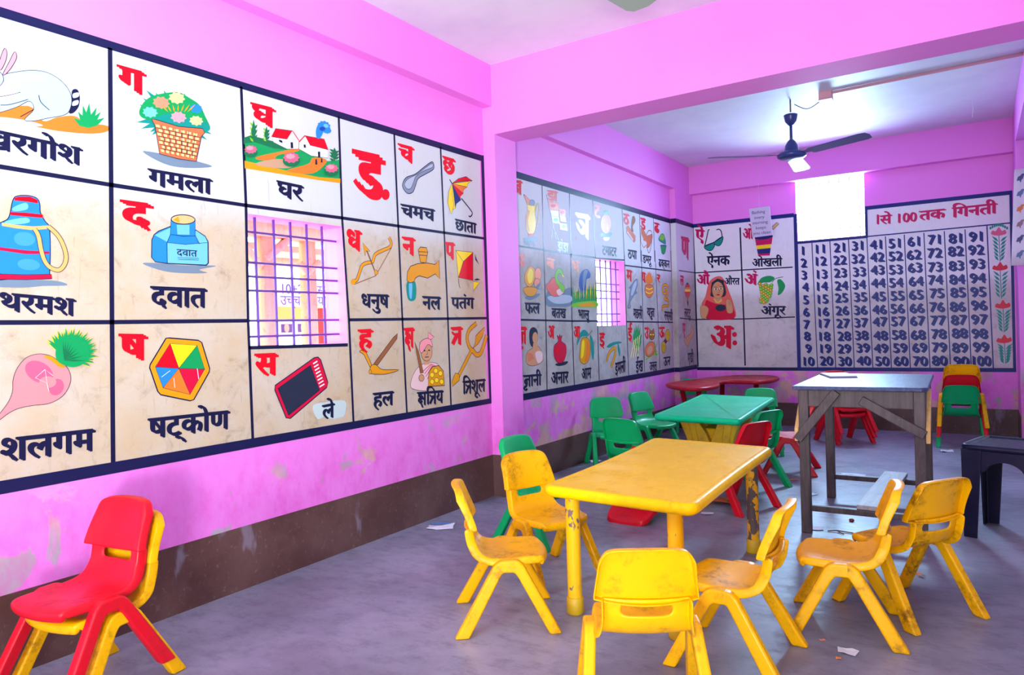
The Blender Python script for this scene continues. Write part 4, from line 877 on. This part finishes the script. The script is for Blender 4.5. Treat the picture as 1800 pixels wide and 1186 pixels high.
# ------------------------------------------------------------------ tables
def outline_slab(bm, pts, z0, z1, bev=.012, groove=.03, drop=.0025, wall=None):
    """moulded table top: rounded edge, raised rim, slightly sunk centre"""
    n = len(pts); cxy = Vector((sum(p[0] for p in pts)/n, sum(p[1] for p in pts)/n)); rings = []
    h = z1-z0
    for ins, z in ((.016, z0), (.004, z0+h*.18), (0, z0+h*.45), (.001, z0+h*.7), (.006, z1-h*.08), (.014, z1), (groove, z1), (groove+.004, z1-drop)):
        rg = []
        for i in range(n):
            a, b, c = Vector(pts[i-1]), Vector(pts[i]), Vector(pts[(i+1) % n]); t = (c-a).normalized(); nr = Vector((-t.y, t.x))
            rg.append(bm.verts.new((b.x+nr.x*ins, b.y+nr.y*ins, z)))
        rings.append(rg)
    for a, b in zip(rings, rings[1:]):
        for i in range(n):
            f = bm.faces.new((a[i], a[(i+1) % n], b[(i+1) % n], b[i])); f.smooth = True
    bm.faces.new(rings[0][::-1]); bm.faces.new(rings[-1])
def rounded(corners, bows, r=.03, seg=8):
    """ccw corners -> outline with rounded corners and bowed (inward positive) sides"""
    n = len(corners); out = []
    for i in range(n):
        a, b = Vector(corners[i]), Vector(corners[(i+1) % n]); t = (b-a); l = t.length; t.normalize(); nr = Vector((-t.y, t.x)); m = 12
        for k in range(m+1):
            s = r/l+(1-2*r/l)*k/m; f = 1-(2*k/m-1)**2; p = a+t*l*s+nr*bows[i]*f; out.append((p.x, p.y))
        c = Vector(corners[(i+2) % n]); t2 = (c-b).normalized(); p0 = b-t*r; p1 = b+t2*r
        for k in range(1, seg):
            s = k/seg; p = p0*(1-s)**2+b*2*s*(1-s)+p1*s*s; out.append((p.x, p.y))
    return out
# yellow table
YT = thing('kids_table', 'yellow plastic kids table on four round legs with chipped paint, nearest the camera', 'table', (1.58, 2.92, 0))
loc = lambda r, p: (p[0]-r.location.x, p[1]-r.location.y)
bm = bmesh.new(); outline_slab(bm, rounded([loc(YT, p) for p in ((1.292, 2.320), (1.913, 2.276), (1.877, 3.505), (1.244, 3.571))], (0, .006, 0, .018), .055), .456, .5); obj('tabletop', bm, P_YT, YT)
for x, y, m in ((1.387, 2.395, M_LEG), (1.805, 2.375, M_LEG), (1.788, 3.440, M_LEGW), (1.405, 3.44, M_LEG)):
    bm = bmesh.new(); add_lathe(bm, [(.027, .03), (.028, .06), (.028, .44), (.033, .458)], (*loc(YT, (x, y)), 0), 20); lg = obj('leg', bm, m, YT)
    bm = bmesh.new(); add_lathe(bm, [(.0, 0), (.030, 0), (.034, .004), (.033, .062), (.029, .066), (.027, .066)], (*loc(YT, (x, y)), 0), 20); obj('foot_sleeve', bm, M_SLEEVE, lg)
# green table on its tree trunk base
GT = thing('kids_table', 'bright green kids table on a mustard tree trunk shaped base', 'table', (1.105, 5.15, 0))
bm = bmesh.new(); outline_slab(bm, rounded([loc(GT, p) for p in ((.869, 4.478), (1.470, 4.415), (1.359, 5.789), (.722, 5.910))], (0, .004, 0, .008), .055), .458, .5); obj('tabletop', bm, P_GT, GT)
ct, st = math.cos(.10), math.sin(.10)
def trunk(yc):
    prof = [(-.25, .458), (-.205, .40), (-.165, .30), (-.150, .20), (-.155, .10), (-.185, .03), (-.20, 0), (-.06, 0), (-.05, .02), (.05, .02), (.06, 0), (.20, 0), (.185, .03), (.155, .10), (.150, .20), (.16, .30), (.195, .40), (.22, .458), (.075, .458), (.035, .36), (.0, .27), (-.03, .34), (-.085, .42), (-.11, .458)]
    bm = bmesh.new(); add_prism(bm, prof, -.05, .05, 'y', .006, 2, caps_only=True)
    kb = bmesh.new(); add_lathe(kb, [(.0, 0), (.024, 0), (.026, .006), (.020, .012), (.016, .007), (0, .007)], (0, 0, 0), 16)
    kb.transform(Matrix.Translation((-.10, -.049, .24)) @ Matrix.Rotation(math.radians(90), 4, 'X')); me = bpy.data.meshes.new('k'); kb.to_mesh(me); kb.free(); bm.from_mesh(me); bpy.data.meshes.remove(me)
    for x0, x1 in ((-.16, -.095), (-.118, -.06), (.10, .066), (.155, .112)):
        P = catmull([(x0, -.05, .42), ((x0*.45+x1*.55), -.05, .30), (x1, -.05, .06)], 4, False); add_tube(bm, P, .005, 6)
    bm.transform(Matrix.Translation((st*-yc, yc, 0)) @ Matrix.Rotation(.09, 4, 'Z')); return bm
pd = obj('pedestal', trunk(-.25), P_TRUNK, GT); obj('pedestal', trunk(.28), P_TRUNK, GT)
bm = bmesh.new(); add_prism(bm, [(-.04, .12), (.04, .12), (.05, .36), (-.05, .36)], -.24, .26, 'y', .008); obj('crosspiece', bm, P_TRUNK, GT)
# dark red wavy table in the corner
RT = thing('kids_table', 'dark red wavy topped kids table in the far left corner', 'table', (.62, 6.85, 0))
k_ = [(.205, 6.44), (.40, 6.18), (.60, 6.085), (.70, 6.24), (.70, 6.50), (.625, 6.76), (.66, 6.93), (.80, 6.93), (.95, 6.93), (1.03, 7.15), (1.00, 7.50), (.80, 7.70), (.52, 7.62), (.36, 7.30), (.25, 6.95), (.19, 6.65)]
bm = bmesh.new(); outline_slab(bm, catmull([loc(RT, p) for p in k_], 5), .498, .535, groove=.02, drop=.001); obj('tabletop', bm, P_RT, RT)
for a, b in (((.34, 6.50), (.40, 6.58)), ((.56, 6.34), (.565, 6.34)), ((.86, 7.16), (.88, 7.12)), ((.50, 7.25), (.46, 7.30))):
    bm = bmesh.new(); add_tube(bm, [(*loc(RT, b), 0), (*loc(RT, a), .50)], .024, 14); obj('leg', bm, P_RT, RT)
# wooden desk
DK = thing('desk', 'old grey brown wooden desk with diagonal braces, right of the yellow table', 'desk', (2.19, 4.32, 0), math.radians(1.2))
def dpart(name, a, b, mat=M_WOOD, bev=.004, par=DK):
    bm = bmesh.new(); add_box(bm, a, b, bev); return obj(name, bm, mat, par)
bm = bmesh.new(); add_prism(bm, [(-.305, -.47), (.275, -.47), (.30, -.44), (.30, .47), (-.305, .475)], .742, .762, 'z', .004); obj('tabletop', bm, M_WOODTOP, DK)
lx0, lx1, ly0, ly1 = -.258, .262, -.418, .42; h = .024
for x in (lx0, lx1):
    for y in (ly0, ly1): dpart('leg', (x-h, y-h, 0), (x+h, y+h, .742))
dpart('apron', (lx0+h, ly0-h+.004, .655), (lx1-h, ly0+.004, .742)); dpart('apron', (lx0+h, ly1-.004, .655), (lx1-h, ly1+h-.004, .742))
dpart('apron', (lx0-h+.004, ly0+h, .655), (lx0+.004, ly1-h, .742)); dpart('apron', (lx1-.004, ly0+h, .655), (lx1+h-.004, ly1-h, .742))
dpart('stretcher', (lx0+h, ly0-.016, .115), (lx1-h, ly0+.012, .145)); dpart('stretcher', (lx0+h, ly1-.016, .115), (lx1-h, ly1+.012, .145))
def brace(xa, za, xb, zb, y, w=.022):
    d = Vector((xb-xa, zb-za)).normalized(); n = Vector((-d.y, d.x))*w
    bm = bmesh.new(); add_prism(bm, [(xa+n.x, za+n.y), (xa-n.x, za-n.y), (xb-n.x, zb-n.y), (xb+n.x, zb+n.y)], y-.022, y, 'y', .003); return obj('brace', bm, M_WOOD, DK)
yb = ly0-h-.0005
brace(lx0-.03, .485, lx0+.16, .735, yb); brace(lx1+.022, .535, lx1-.25, .695, yb)
for xa, s, zc in ((lx0-h-.0005, -1, .51), (lx1+h+.0005, 1, .53)):
    bm = bmesh.new(); add_prism(bm, [(ly0-.03, zc-.035), (ly0-.03, zc+.03), (ly0+.17, .735), (ly0+.225, .735)], min(xa, xa+s*.02), max(xa, xa+s*.02), 'x', .003); obj('brace', bm, M_RAW, DK, )['label'] = 'pale raw wood brace'
PL = thing('plank', 'pale grey board lying across the stretchers under the desk', 'plank', (2.255, 4.37, .1455), math.radians(-2))
bm = bmesh.new(); add_box(bm, (-.062, -.475, 0), (.062, .465, .022), .003); o = obj('board', bm, M_PLANK, PL)
BK = thing('booklet', 'thin worn booklet lying on the far left of the wooden desk', 'book', (2.005, 4.555, .7625), math.radians(20))
bm = bmesh.new(); add_box(bm, (-.075, -.15, 0), (.075, .15, .004), .001); obj('cover', bm, plain('grey_cover', (128, 120, 140), .5), BK)
bm = bmesh.new(); add_box(bm, (-.072, -.146, .0042), (.072, .146, .011), .001); obj('pages', bm, plain('grey_pages', (176, 172, 190), .6), BK)
# navy stool
ST = thing('stool', 'dark navy plastic stool at the right edge of the picture', 'stool', (2.842, 4.285, 0), math.radians(-16))
bm = bmesh.new(); outline_slab(bm, rounded([(-.19, -.19), (.19, -.19), (.19, .19), (-.19, .19)], (.0, .0, .0, .0), .06), .432, .462, groove=.04, drop=.006); obj('seat', bm, P_N, ST)
hl = [(-.03, .018), (.03, .018)]
for sx in (-1, 1):
    for sy in (-1, 1):
        bm = bmesh.new()
        for q in (0, 1):
            # two faces of an angle-section leg, splayed outwards
            t0, t1 = .178, .174; w0, w1 = .085, .055
            if q == 0: P = [((t0, t0), .44), ((t0-w0, t0), .44), ((t1-w1, t1), 0), ((t1, t1), 0)]
            else: P = [((t0, t0), .44), ((t0, t0-w0), .44), ((t1, t1-w1), 0), ((t1, t1), 0)]
            vs = [bm.verts.new((p[0]*sx, p[1]*sy, z)) for p, z in P]; bm.faces.new(vs)
        bmesh.ops.remove_doubles(bm, verts=bm.verts, dist=1e-4); bmesh.ops.recalc_face_normals(bm, faces=bm.faces)
        o = obj('leg', bm, P_N, ST); bake(o, ('SOLIDIFY', dict(thickness=.010, offset=0)), ('BEVEL', dict(width=.003, segments=2)))
        for p in o.data.polygons: p.use_smooth = False
for k in range(4):
    arch = [(-.172, .436), (-.172, .33), (-.085, .33)]+[(-.085+.17*i/10, .33+.055*math.sin(math.pi*i/10)**.6) for i in range(1, 10)]+[(.085, .33), (.172, .33), (.172, .436)]
    bm = bmesh.new(); add_prism(bm, arch, .164, .174, 'y', .002); bm.transform(Matrix.Rotation(k*math.pi/2, 4, 'Z')); obj('apron', bm, P_N, ST)
# ------------------------------------------------------------------ ceiling fans, wiring, hanging card, poster
def fan(name, x, y, a0, label, blade_m, zhub=2.395):
    r = thing(name, label, 'fan', (x, y, zhub)); top = ZC-zhub
    bm = bmesh.new(); add_lathe(bm, [(.006, top), (.006, top-.10)], (0, 0, 0), 8); obj('hook_rod', bm, plain('rust_rod', (120, 80, 90), .5), r)
    bm = bmesh.new(); add_lathe(bm, [(.012, .19), (.022, .20), (.042, .225), (.050, .262), (.052, .275), (.046, .278), (0, .27)], (0, 0, top-.395), 24); obj('canopy', bm, M_NAVY, r)
    bm = bmesh.new(); add_lathe(bm, [(.011, .05), (.011, top-.19)], (0, 0, 0), 12); obj('down_rod', bm, M_NAVY, r)
    bm = bmesh.new(); add_lathe(bm, [(.016, .115), (.03, .10), (.046, .07), (.052, .035), (.058, .02), (.098, .012), (.108, .0), (.106, -.018), (.09, -.03), (.06, -.036), (0, -.038)], (0, 0, 0), 32); obj('motor', bm, M_NAVY, r)
    for k in range(3):
        a = math.radians(a0+120*k); R_ = Matrix.Rotation(a, 4, 'Z') @ Matrix.Rotation(math.radians(-9), 4, 'X')
        bm = bmesh.new(); add_prism(bm, [(.095, -.018), (.17, -.030), (.20, -.030), (.20, .030), (.17, .030), (.095, .018)], -.002, .002, 'z'); bm.transform(Matrix.Translation((0, 0, -.004)) @ R_)
        bl = obj('blade_arm', bm, M_NAVY, r)
        bm = bmesh.new(); add_prism(bm, [(.165, -.045), (.185, -.055), (.60, -.066), (.645, -.055), (.655, -.01), (.635, .05), (.60, .064), (.185, .055), (.165, .045)], -.0015, .0015, 'z', .001, 1); bm.transform(Matrix.Translation((0, 0, -.008)) @ R_)
        obj('blade', bm, blade_m, r)
    return r
FN = fan('ceiling_fan', 1.506, 5.888, 94, 'navy three bladed ceiling fan hanging beyond the cross beam', M_NAVY)
bm = bmesh.new(); add_tube(bm, catmull([(.03, 0, .385), (.12, -.01, .33), (.20, -.005, .36), (.245, -.003, .41)], 6, False), .0035, 6); obj('wire', bm, M_WIRE, FN)
fan('ceiling_fan', 1.50, 2.08, 80, 'grey ceiling fan at the very top edge of the picture, above the yellow table', plain('fan_grey_enamel', (150, 160, 150), .35), 2.385)
JB = thing('junction_box', 'small pinkish junction box on the ceiling beside the far fan', 'junction box', (1.765, 5.88, ZC))
bm = bmesh.new(); add_box(bm, (-.045, -.045, -.055), (.045, .045, 0), .004); obj('box', bm, M_PVC, JB); bm = bmesh.new(); add_box(bm, (-.048, -.048, -.064), (.048, .048, -.0555), .003); obj('lid', bm, M_PVC, JB)
bm = bmesh.new(); add_tube(bm, [(1.812, 5.872, ZC-.012), (2.988, 5.83, ZC-.012)], .011, 10); tag(obj('conduit', bm, M_PVC), 'long pinkish conduit pipe running along the ceiling to the right wall', 'pipe')
bm = bmesh.new(); add_tube(bm, [(2.694, 6.842, ZC), (2.694, 6.842, ZC-.05), (2.70, 6.842, ZC-.06), (2.692, 6.842, ZC-.14)], .003, 6); tag(obj('ceiling_hook', bm, M_STRING), 'thin hook with a thread hanging from the ceiling near the back right corner', 'hook')
# the hygiene card hangs on a string from a ceiling hook, just in front of the back wall
CD = thing('hanging_card', 'pale lilac card reading Bathing every morning keeps you clean', 'sign', (.83, 7.62, 2.13), math.radians(0))
bm = bmesh.new(); add_prism(bm, [(-.115, .15), (.095, .155), (.118, -.148), (-.085, -.155)], -.003, .003, 'y', .001, 1); obj('card', bm, plain('lilac_card', (200, 186, 214), .5), CD)
bm = bmesh.new(); add_tube(bm, [(-.01, 0, .153), (-.01, 0, ZC-2.13)], .0015, 6); obj('string', bm, M_STRING, CD)
def flat_text(lines, mat, par, name, plane='y-', loc=(0, 0, 0), lh=.05, size=.05, center=True, slant=0):
    bm = bmesh.new()
    for k, s in enumerate(lines):
        V, Fc, w = glyphs(s); x0 = min(v[0] for v in V); cw = (w+x0)/2
        for q in ((0, 0), (.03, 0)):
            vs = [bm.verts.new((loc[0]+(x-cw+q[0])*size+slant*k, loc[1]-q[0]*.001, loc[2]+y*size-lh*k)) for x, y in V]
            for f in Fc: bm.faces.new([vs[j] for j in f])
    return obj(name, bm, mat, par)
flat_text(['Bathing', 'every', 'morning', 'keeps', 'you clean'], plain('card_lettering', (70, 76, 120), .5), CD, 'lettering', loc=(-.018, -.0036, .088), lh=.054, size=.046, slant=.007)
# bird poster on the right hand pilaster
PO = thing('bird_poster', 'paper poster with rows of small bird pictures, hanging at the right edge of the picture', 'poster', (2.985, 7.218, 1.89))
bm = bmesh.new(); n = 6; XP0, XP1 = -.012, .112
v = [[bm.verts.new((x-.037*(1-i/n)*(x < 0), -.004-.02*(1-i/n)**1.5, -.395+.79*i/n)) for x in (XP0, XP1)] for i in range(n+1)]
for i in range(n): bm.faces.new((v[i][0], v[i][1], v[i+1][1], v[i+1][0]))
o = obj('sheet', bm, plain('poster_paper', (226, 210, 222), .35), PO); bake(o, ('SOLIDIFY', dict(thickness=.0012, offset=0)))
for r_ in range(6):
    for c_ in range(1):
        t = (r_+.6)/6.3; z = -.395+.79*(1-t); x = XP0+.045+.088*c_-.02*t; y = -.0056-.02*t**1.5-.0012*t
        bm = bmesh.new(); pts = [(x-.03, z-.02), (x-.02, z+.012), (x-.004, z+.02), (x+.006, z+.034), (x+.02, z+.034), (x+.03, z+.024), (x+.018, z+.018), (x+.014, z-.004), (x+.002, z-.018), (x+.0, z-.034), (x-.006, z-.034), (x-.008, z-.02)]
        vs = [bm.verts.new((xx, y+.012*(zz-z)-.001, zz)) for xx, zz in pts]
        for tr in geometry.tessellate_polygon([[Vector((a, b, 0)) for a, b in pts]]): bm.faces.new([vs[j] for j in tr])
        obj('printed_bird', bm, plain('bird_'+'abcd'[(r_*3+c_) % 4], ((70, 66, 120), (150, 110, 120), (214, 110, 60), (90, 110, 150))[(r_*3+c_) % 4], .5), PO)
# banner outside the near window
b0 = on_x(478, 500, -2.9); b1 = on_x(592, 580, -2.9)
BN = thing('school_banner', 'white and orange school banner in Hindi lettering outside the nearest window', 'banner', (-2.9, (b0.y+b1.y)/2, (b0.z+b1.z)/2))
hw = abs(b1.y-b0.y)/2+.1; hh = abs(b0.z-b1.z)/2+.05
bm = bmesh.new(); add_box(bm, (-.01, -hw, -hh), (0, hw, hh)); obj('sheet', bm, plain('banner_white', (240, 236, 230), .6), BN)
bm = bmesh.new(); add_box(bm, (.0005, -hw, -hh*.42), (.0015, hw*.9, hh*.05)); obj('band', bm, plain('banner_orange', (250, 190, 90), .6), BN)
def btext(s, zz, size):
    V, Fc, w = glyphs(s); bm = bmesh.new(); vs = [bm.verts.new((.002, -hw*.62+x*size, zz+y*size)) for x, y in V]
    for f in Fc: bm.faces.new([vs[j] for j in f])
    obj('lettering', bm, plain('banner_blue', (60, 70, 170), .6), BN)
btext('10+2 सरस्वती िवदया', hh*.52, .135); btext('उच्च िवदयालय बाड', hh*.12, .135)
for q in range(4):
    y = -hw*.62+q*.20; bm = bmesh.new(); add_box(bm, (.0005, y, -hh*.86), (.0018, y+.13, -hh*.56)); p = obj('portrait', bm, plain('portrait_blue', (70, 60, 130), .6), BN)
    bm = bmesh.new()
    vs = [bm.verts.new((.0022, y+.065+.03*math.cos(t*.5236), -hh*.70+.045*math.sin(t*.5236))) for t in range(12)]; bm.faces.new(vs); obj('face', bm, plain('portrait_skin', (210, 170, 140), .6), p)
for s in (-1, 1):
    bm = bmesh.new(); add_tube(bm, [(-.03, s*hw*.98, -BN.location.z-.25), (-.03, s*hw*.98, hh)], .025, 8); obj('pole', bm, M_TIMBER, BN)

# ------------------------------------------------------------------ litter on the floor
def scrap(name, px, py, pts, color, label, cat='paper', curl=.006, name_part=None):
    p = on_floor(px, py); rr = random.Random(px); r_ = bmesh.new()
    n = len(pts); c = r_.verts.new((0, 0, curl*.6)); ring = [r_.verts.new((x, y, .0006+curl*rr.random())) for x, y in pts]
    for i in range(n): r_.faces.new((c, ring[i], ring[(i+1) % n]))
    o = obj(name, r_, plain('litter_%d_%d_%d' % color, color, .6)); bake(o, ('SOLIDIFY', dict(thickness=.0008, offset=1)))
    for q in o.data.polygons: q.use_smooth = False
    o.location = (p.x, p.y, .0008); return tag(o, label, cat)
def quad(w, h, a):
    ca, sa = math.cos(a), math.sin(a); return [(x*ca-y*sa, x*sa+y*ca) for x, y in ((-w/2, -h/2), (-w*.1, -h*.55), (w/2, -h*.42), (w*.46, h*.1), (w/2, h/2), (0, h*.46), (-w*.5, h*.45), (-w*.46, 0))]
pk = scrap('packet', 775, 927, quad(.15, .085, .5), (224, 228, 236), 'crumpled white packet with a blue stripe near the left wall', 'wrapper', .016)
bm = bmesh.new(); ca, sa = math.cos(.5), math.sin(.5)
vs = [bm.verts.new((x*ca-y*sa, x*sa+y*ca, .0185)) for x, y in ((-.055, .012), (.05, .012), (.05, .036), (-.055, .036))]; bm.faces.new(vs); o = obj('blue_stripe', bm, plain('packet_blue', (60, 150, 220), .4), pk); o['label'] = 'blue stripe'
scrap('paper_scrap', 1047, 812, quad(.09, .05, .9), (214, 212, 226), 'crumpled pale paper beside the left wall, near a green chair', 'paper', .02)
scrap('snack_wrapper', 1275, 884, [(-.10, -.04), (-.02, -.055), (.08, -.045), (.10, .0), (.06, .05), (-.01, .07), (-.07, .03)], (222, 90, 50), 'orange and green snack wrapper behind the yellow table', 'wrapper', .02)
w_ = bpy.data.objects['snack_wrapper']; bm = bmesh.new(); vs = [bm.verts.new(q) for q in ((.0, .0, .021), (.05, -.01, .021), (.055, .03, .022), (.01, .05, .022))]; bm.faces.new(vs); obj('green_patch', bm, plain('wrapper_green', (90, 190, 50), .4), w_)
scrap('paper_scrap', 1243, 903, quad(.07, .045, .2), (226, 220, 232), 'small white paper scrap on the floor beyond the yellow table', 'paper', .006)
_c = on_floor(1490, 1145)
scrap('paper_scrap', 1490, 1145, [tuple((on_floor(x, y)-_c)[:2]) for x, y in ((1472, 1137), (1479, 1139), (1487, 1142), (1498, 1142), (1511, 1146), (1503, 1155), (1491, 1152), (1483, 1149), (1473, 1147))][::-1], (228, 228, 236), 'white bow shaped paper scrap in the right foreground', 'paper', .004)
scrap('paper_scrap', 1436, 929, quad(.06, .07, .3), (226, 230, 240), 'white paper scrap beside the near left leg of the desk', 'paper', .004)
scrap('paper_scrap', 1500, 836, quad(.16, .035, .05), (220, 224, 236), 'torn paper strip on the floor under the far end of the desk', 'paper', .012)
scrap('paper_scrap', 1427, 869, quad(.06, .05, .8), (216, 222, 236), 'small paper scrap on the floor left of the desk stretcher', 'paper', .004)
scrap('leaf_scrap', 1617, 1012, [(-.022, .006), (.0, .012), (.022, -.004), (.012, -.012), (-.01, -.008)], (226, 130, 60), 'curled orange peel under the grimy yellow chair', 'litter', .012)
scrap('orange_bit', 1474, 1158, quad(.016, .014, .2), (236, 130, 60), 'tiny orange crumb left of the white bow shaped scrap', 'litter', .004)
scrap('orange_bit', 1446, 1126, quad(.02, .012, .9), (226, 140, 110), 'tiny pinkish crumb by the leg of a yellow chair', 'litter', .004)
scrap('orange_bit', 1396, 844, quad(.05, .03, .1), (226, 140, 40), 'small orange peel on the floor left of the desk', 'litter', .006)
scrap('foil_scrap', 1665, 794, quad(.09, .05, .4), (206, 210, 214), 'shiny crumpled scrap below the mixed chair stack', 'litter', .022)
a, b = on_floor(1455, 934), on_floor(1500, 938)
bm = bmesh.new(); add_tube(bm, [(a.x, a.y, .004), ((a.x*2+b.x)/3, (a.y*2+b.y)/3+.008, .008), (b.x, b.y, .004)], .0035, 6); add_tube(bm, [((a.x*2+b.x)/3, (a.y*2+b.y)/3+.008, .008), ((a.x+b.x)/2+.02, (a.y+b.y)/2-.035, .004)], .0028, 6); tag(obj('twig', bm, plain('dry_twig', (120, 92, 84), .7)), 'dry forked twig on the floor in front of the desk', 'twig')
bm = bmesh.new(); p = on_floor(1497, 916); add_lathe(bm, [(0, 0), (.012, .002), (.014, .008), (.008, .014), (0, .015)], (p.x, p.y, .0), 10); tag(obj('berry', bm, plain('dark_red_berry', (140, 40, 50), .5)), 'dark red berry sized ball on the floor under the desk', 'litter')
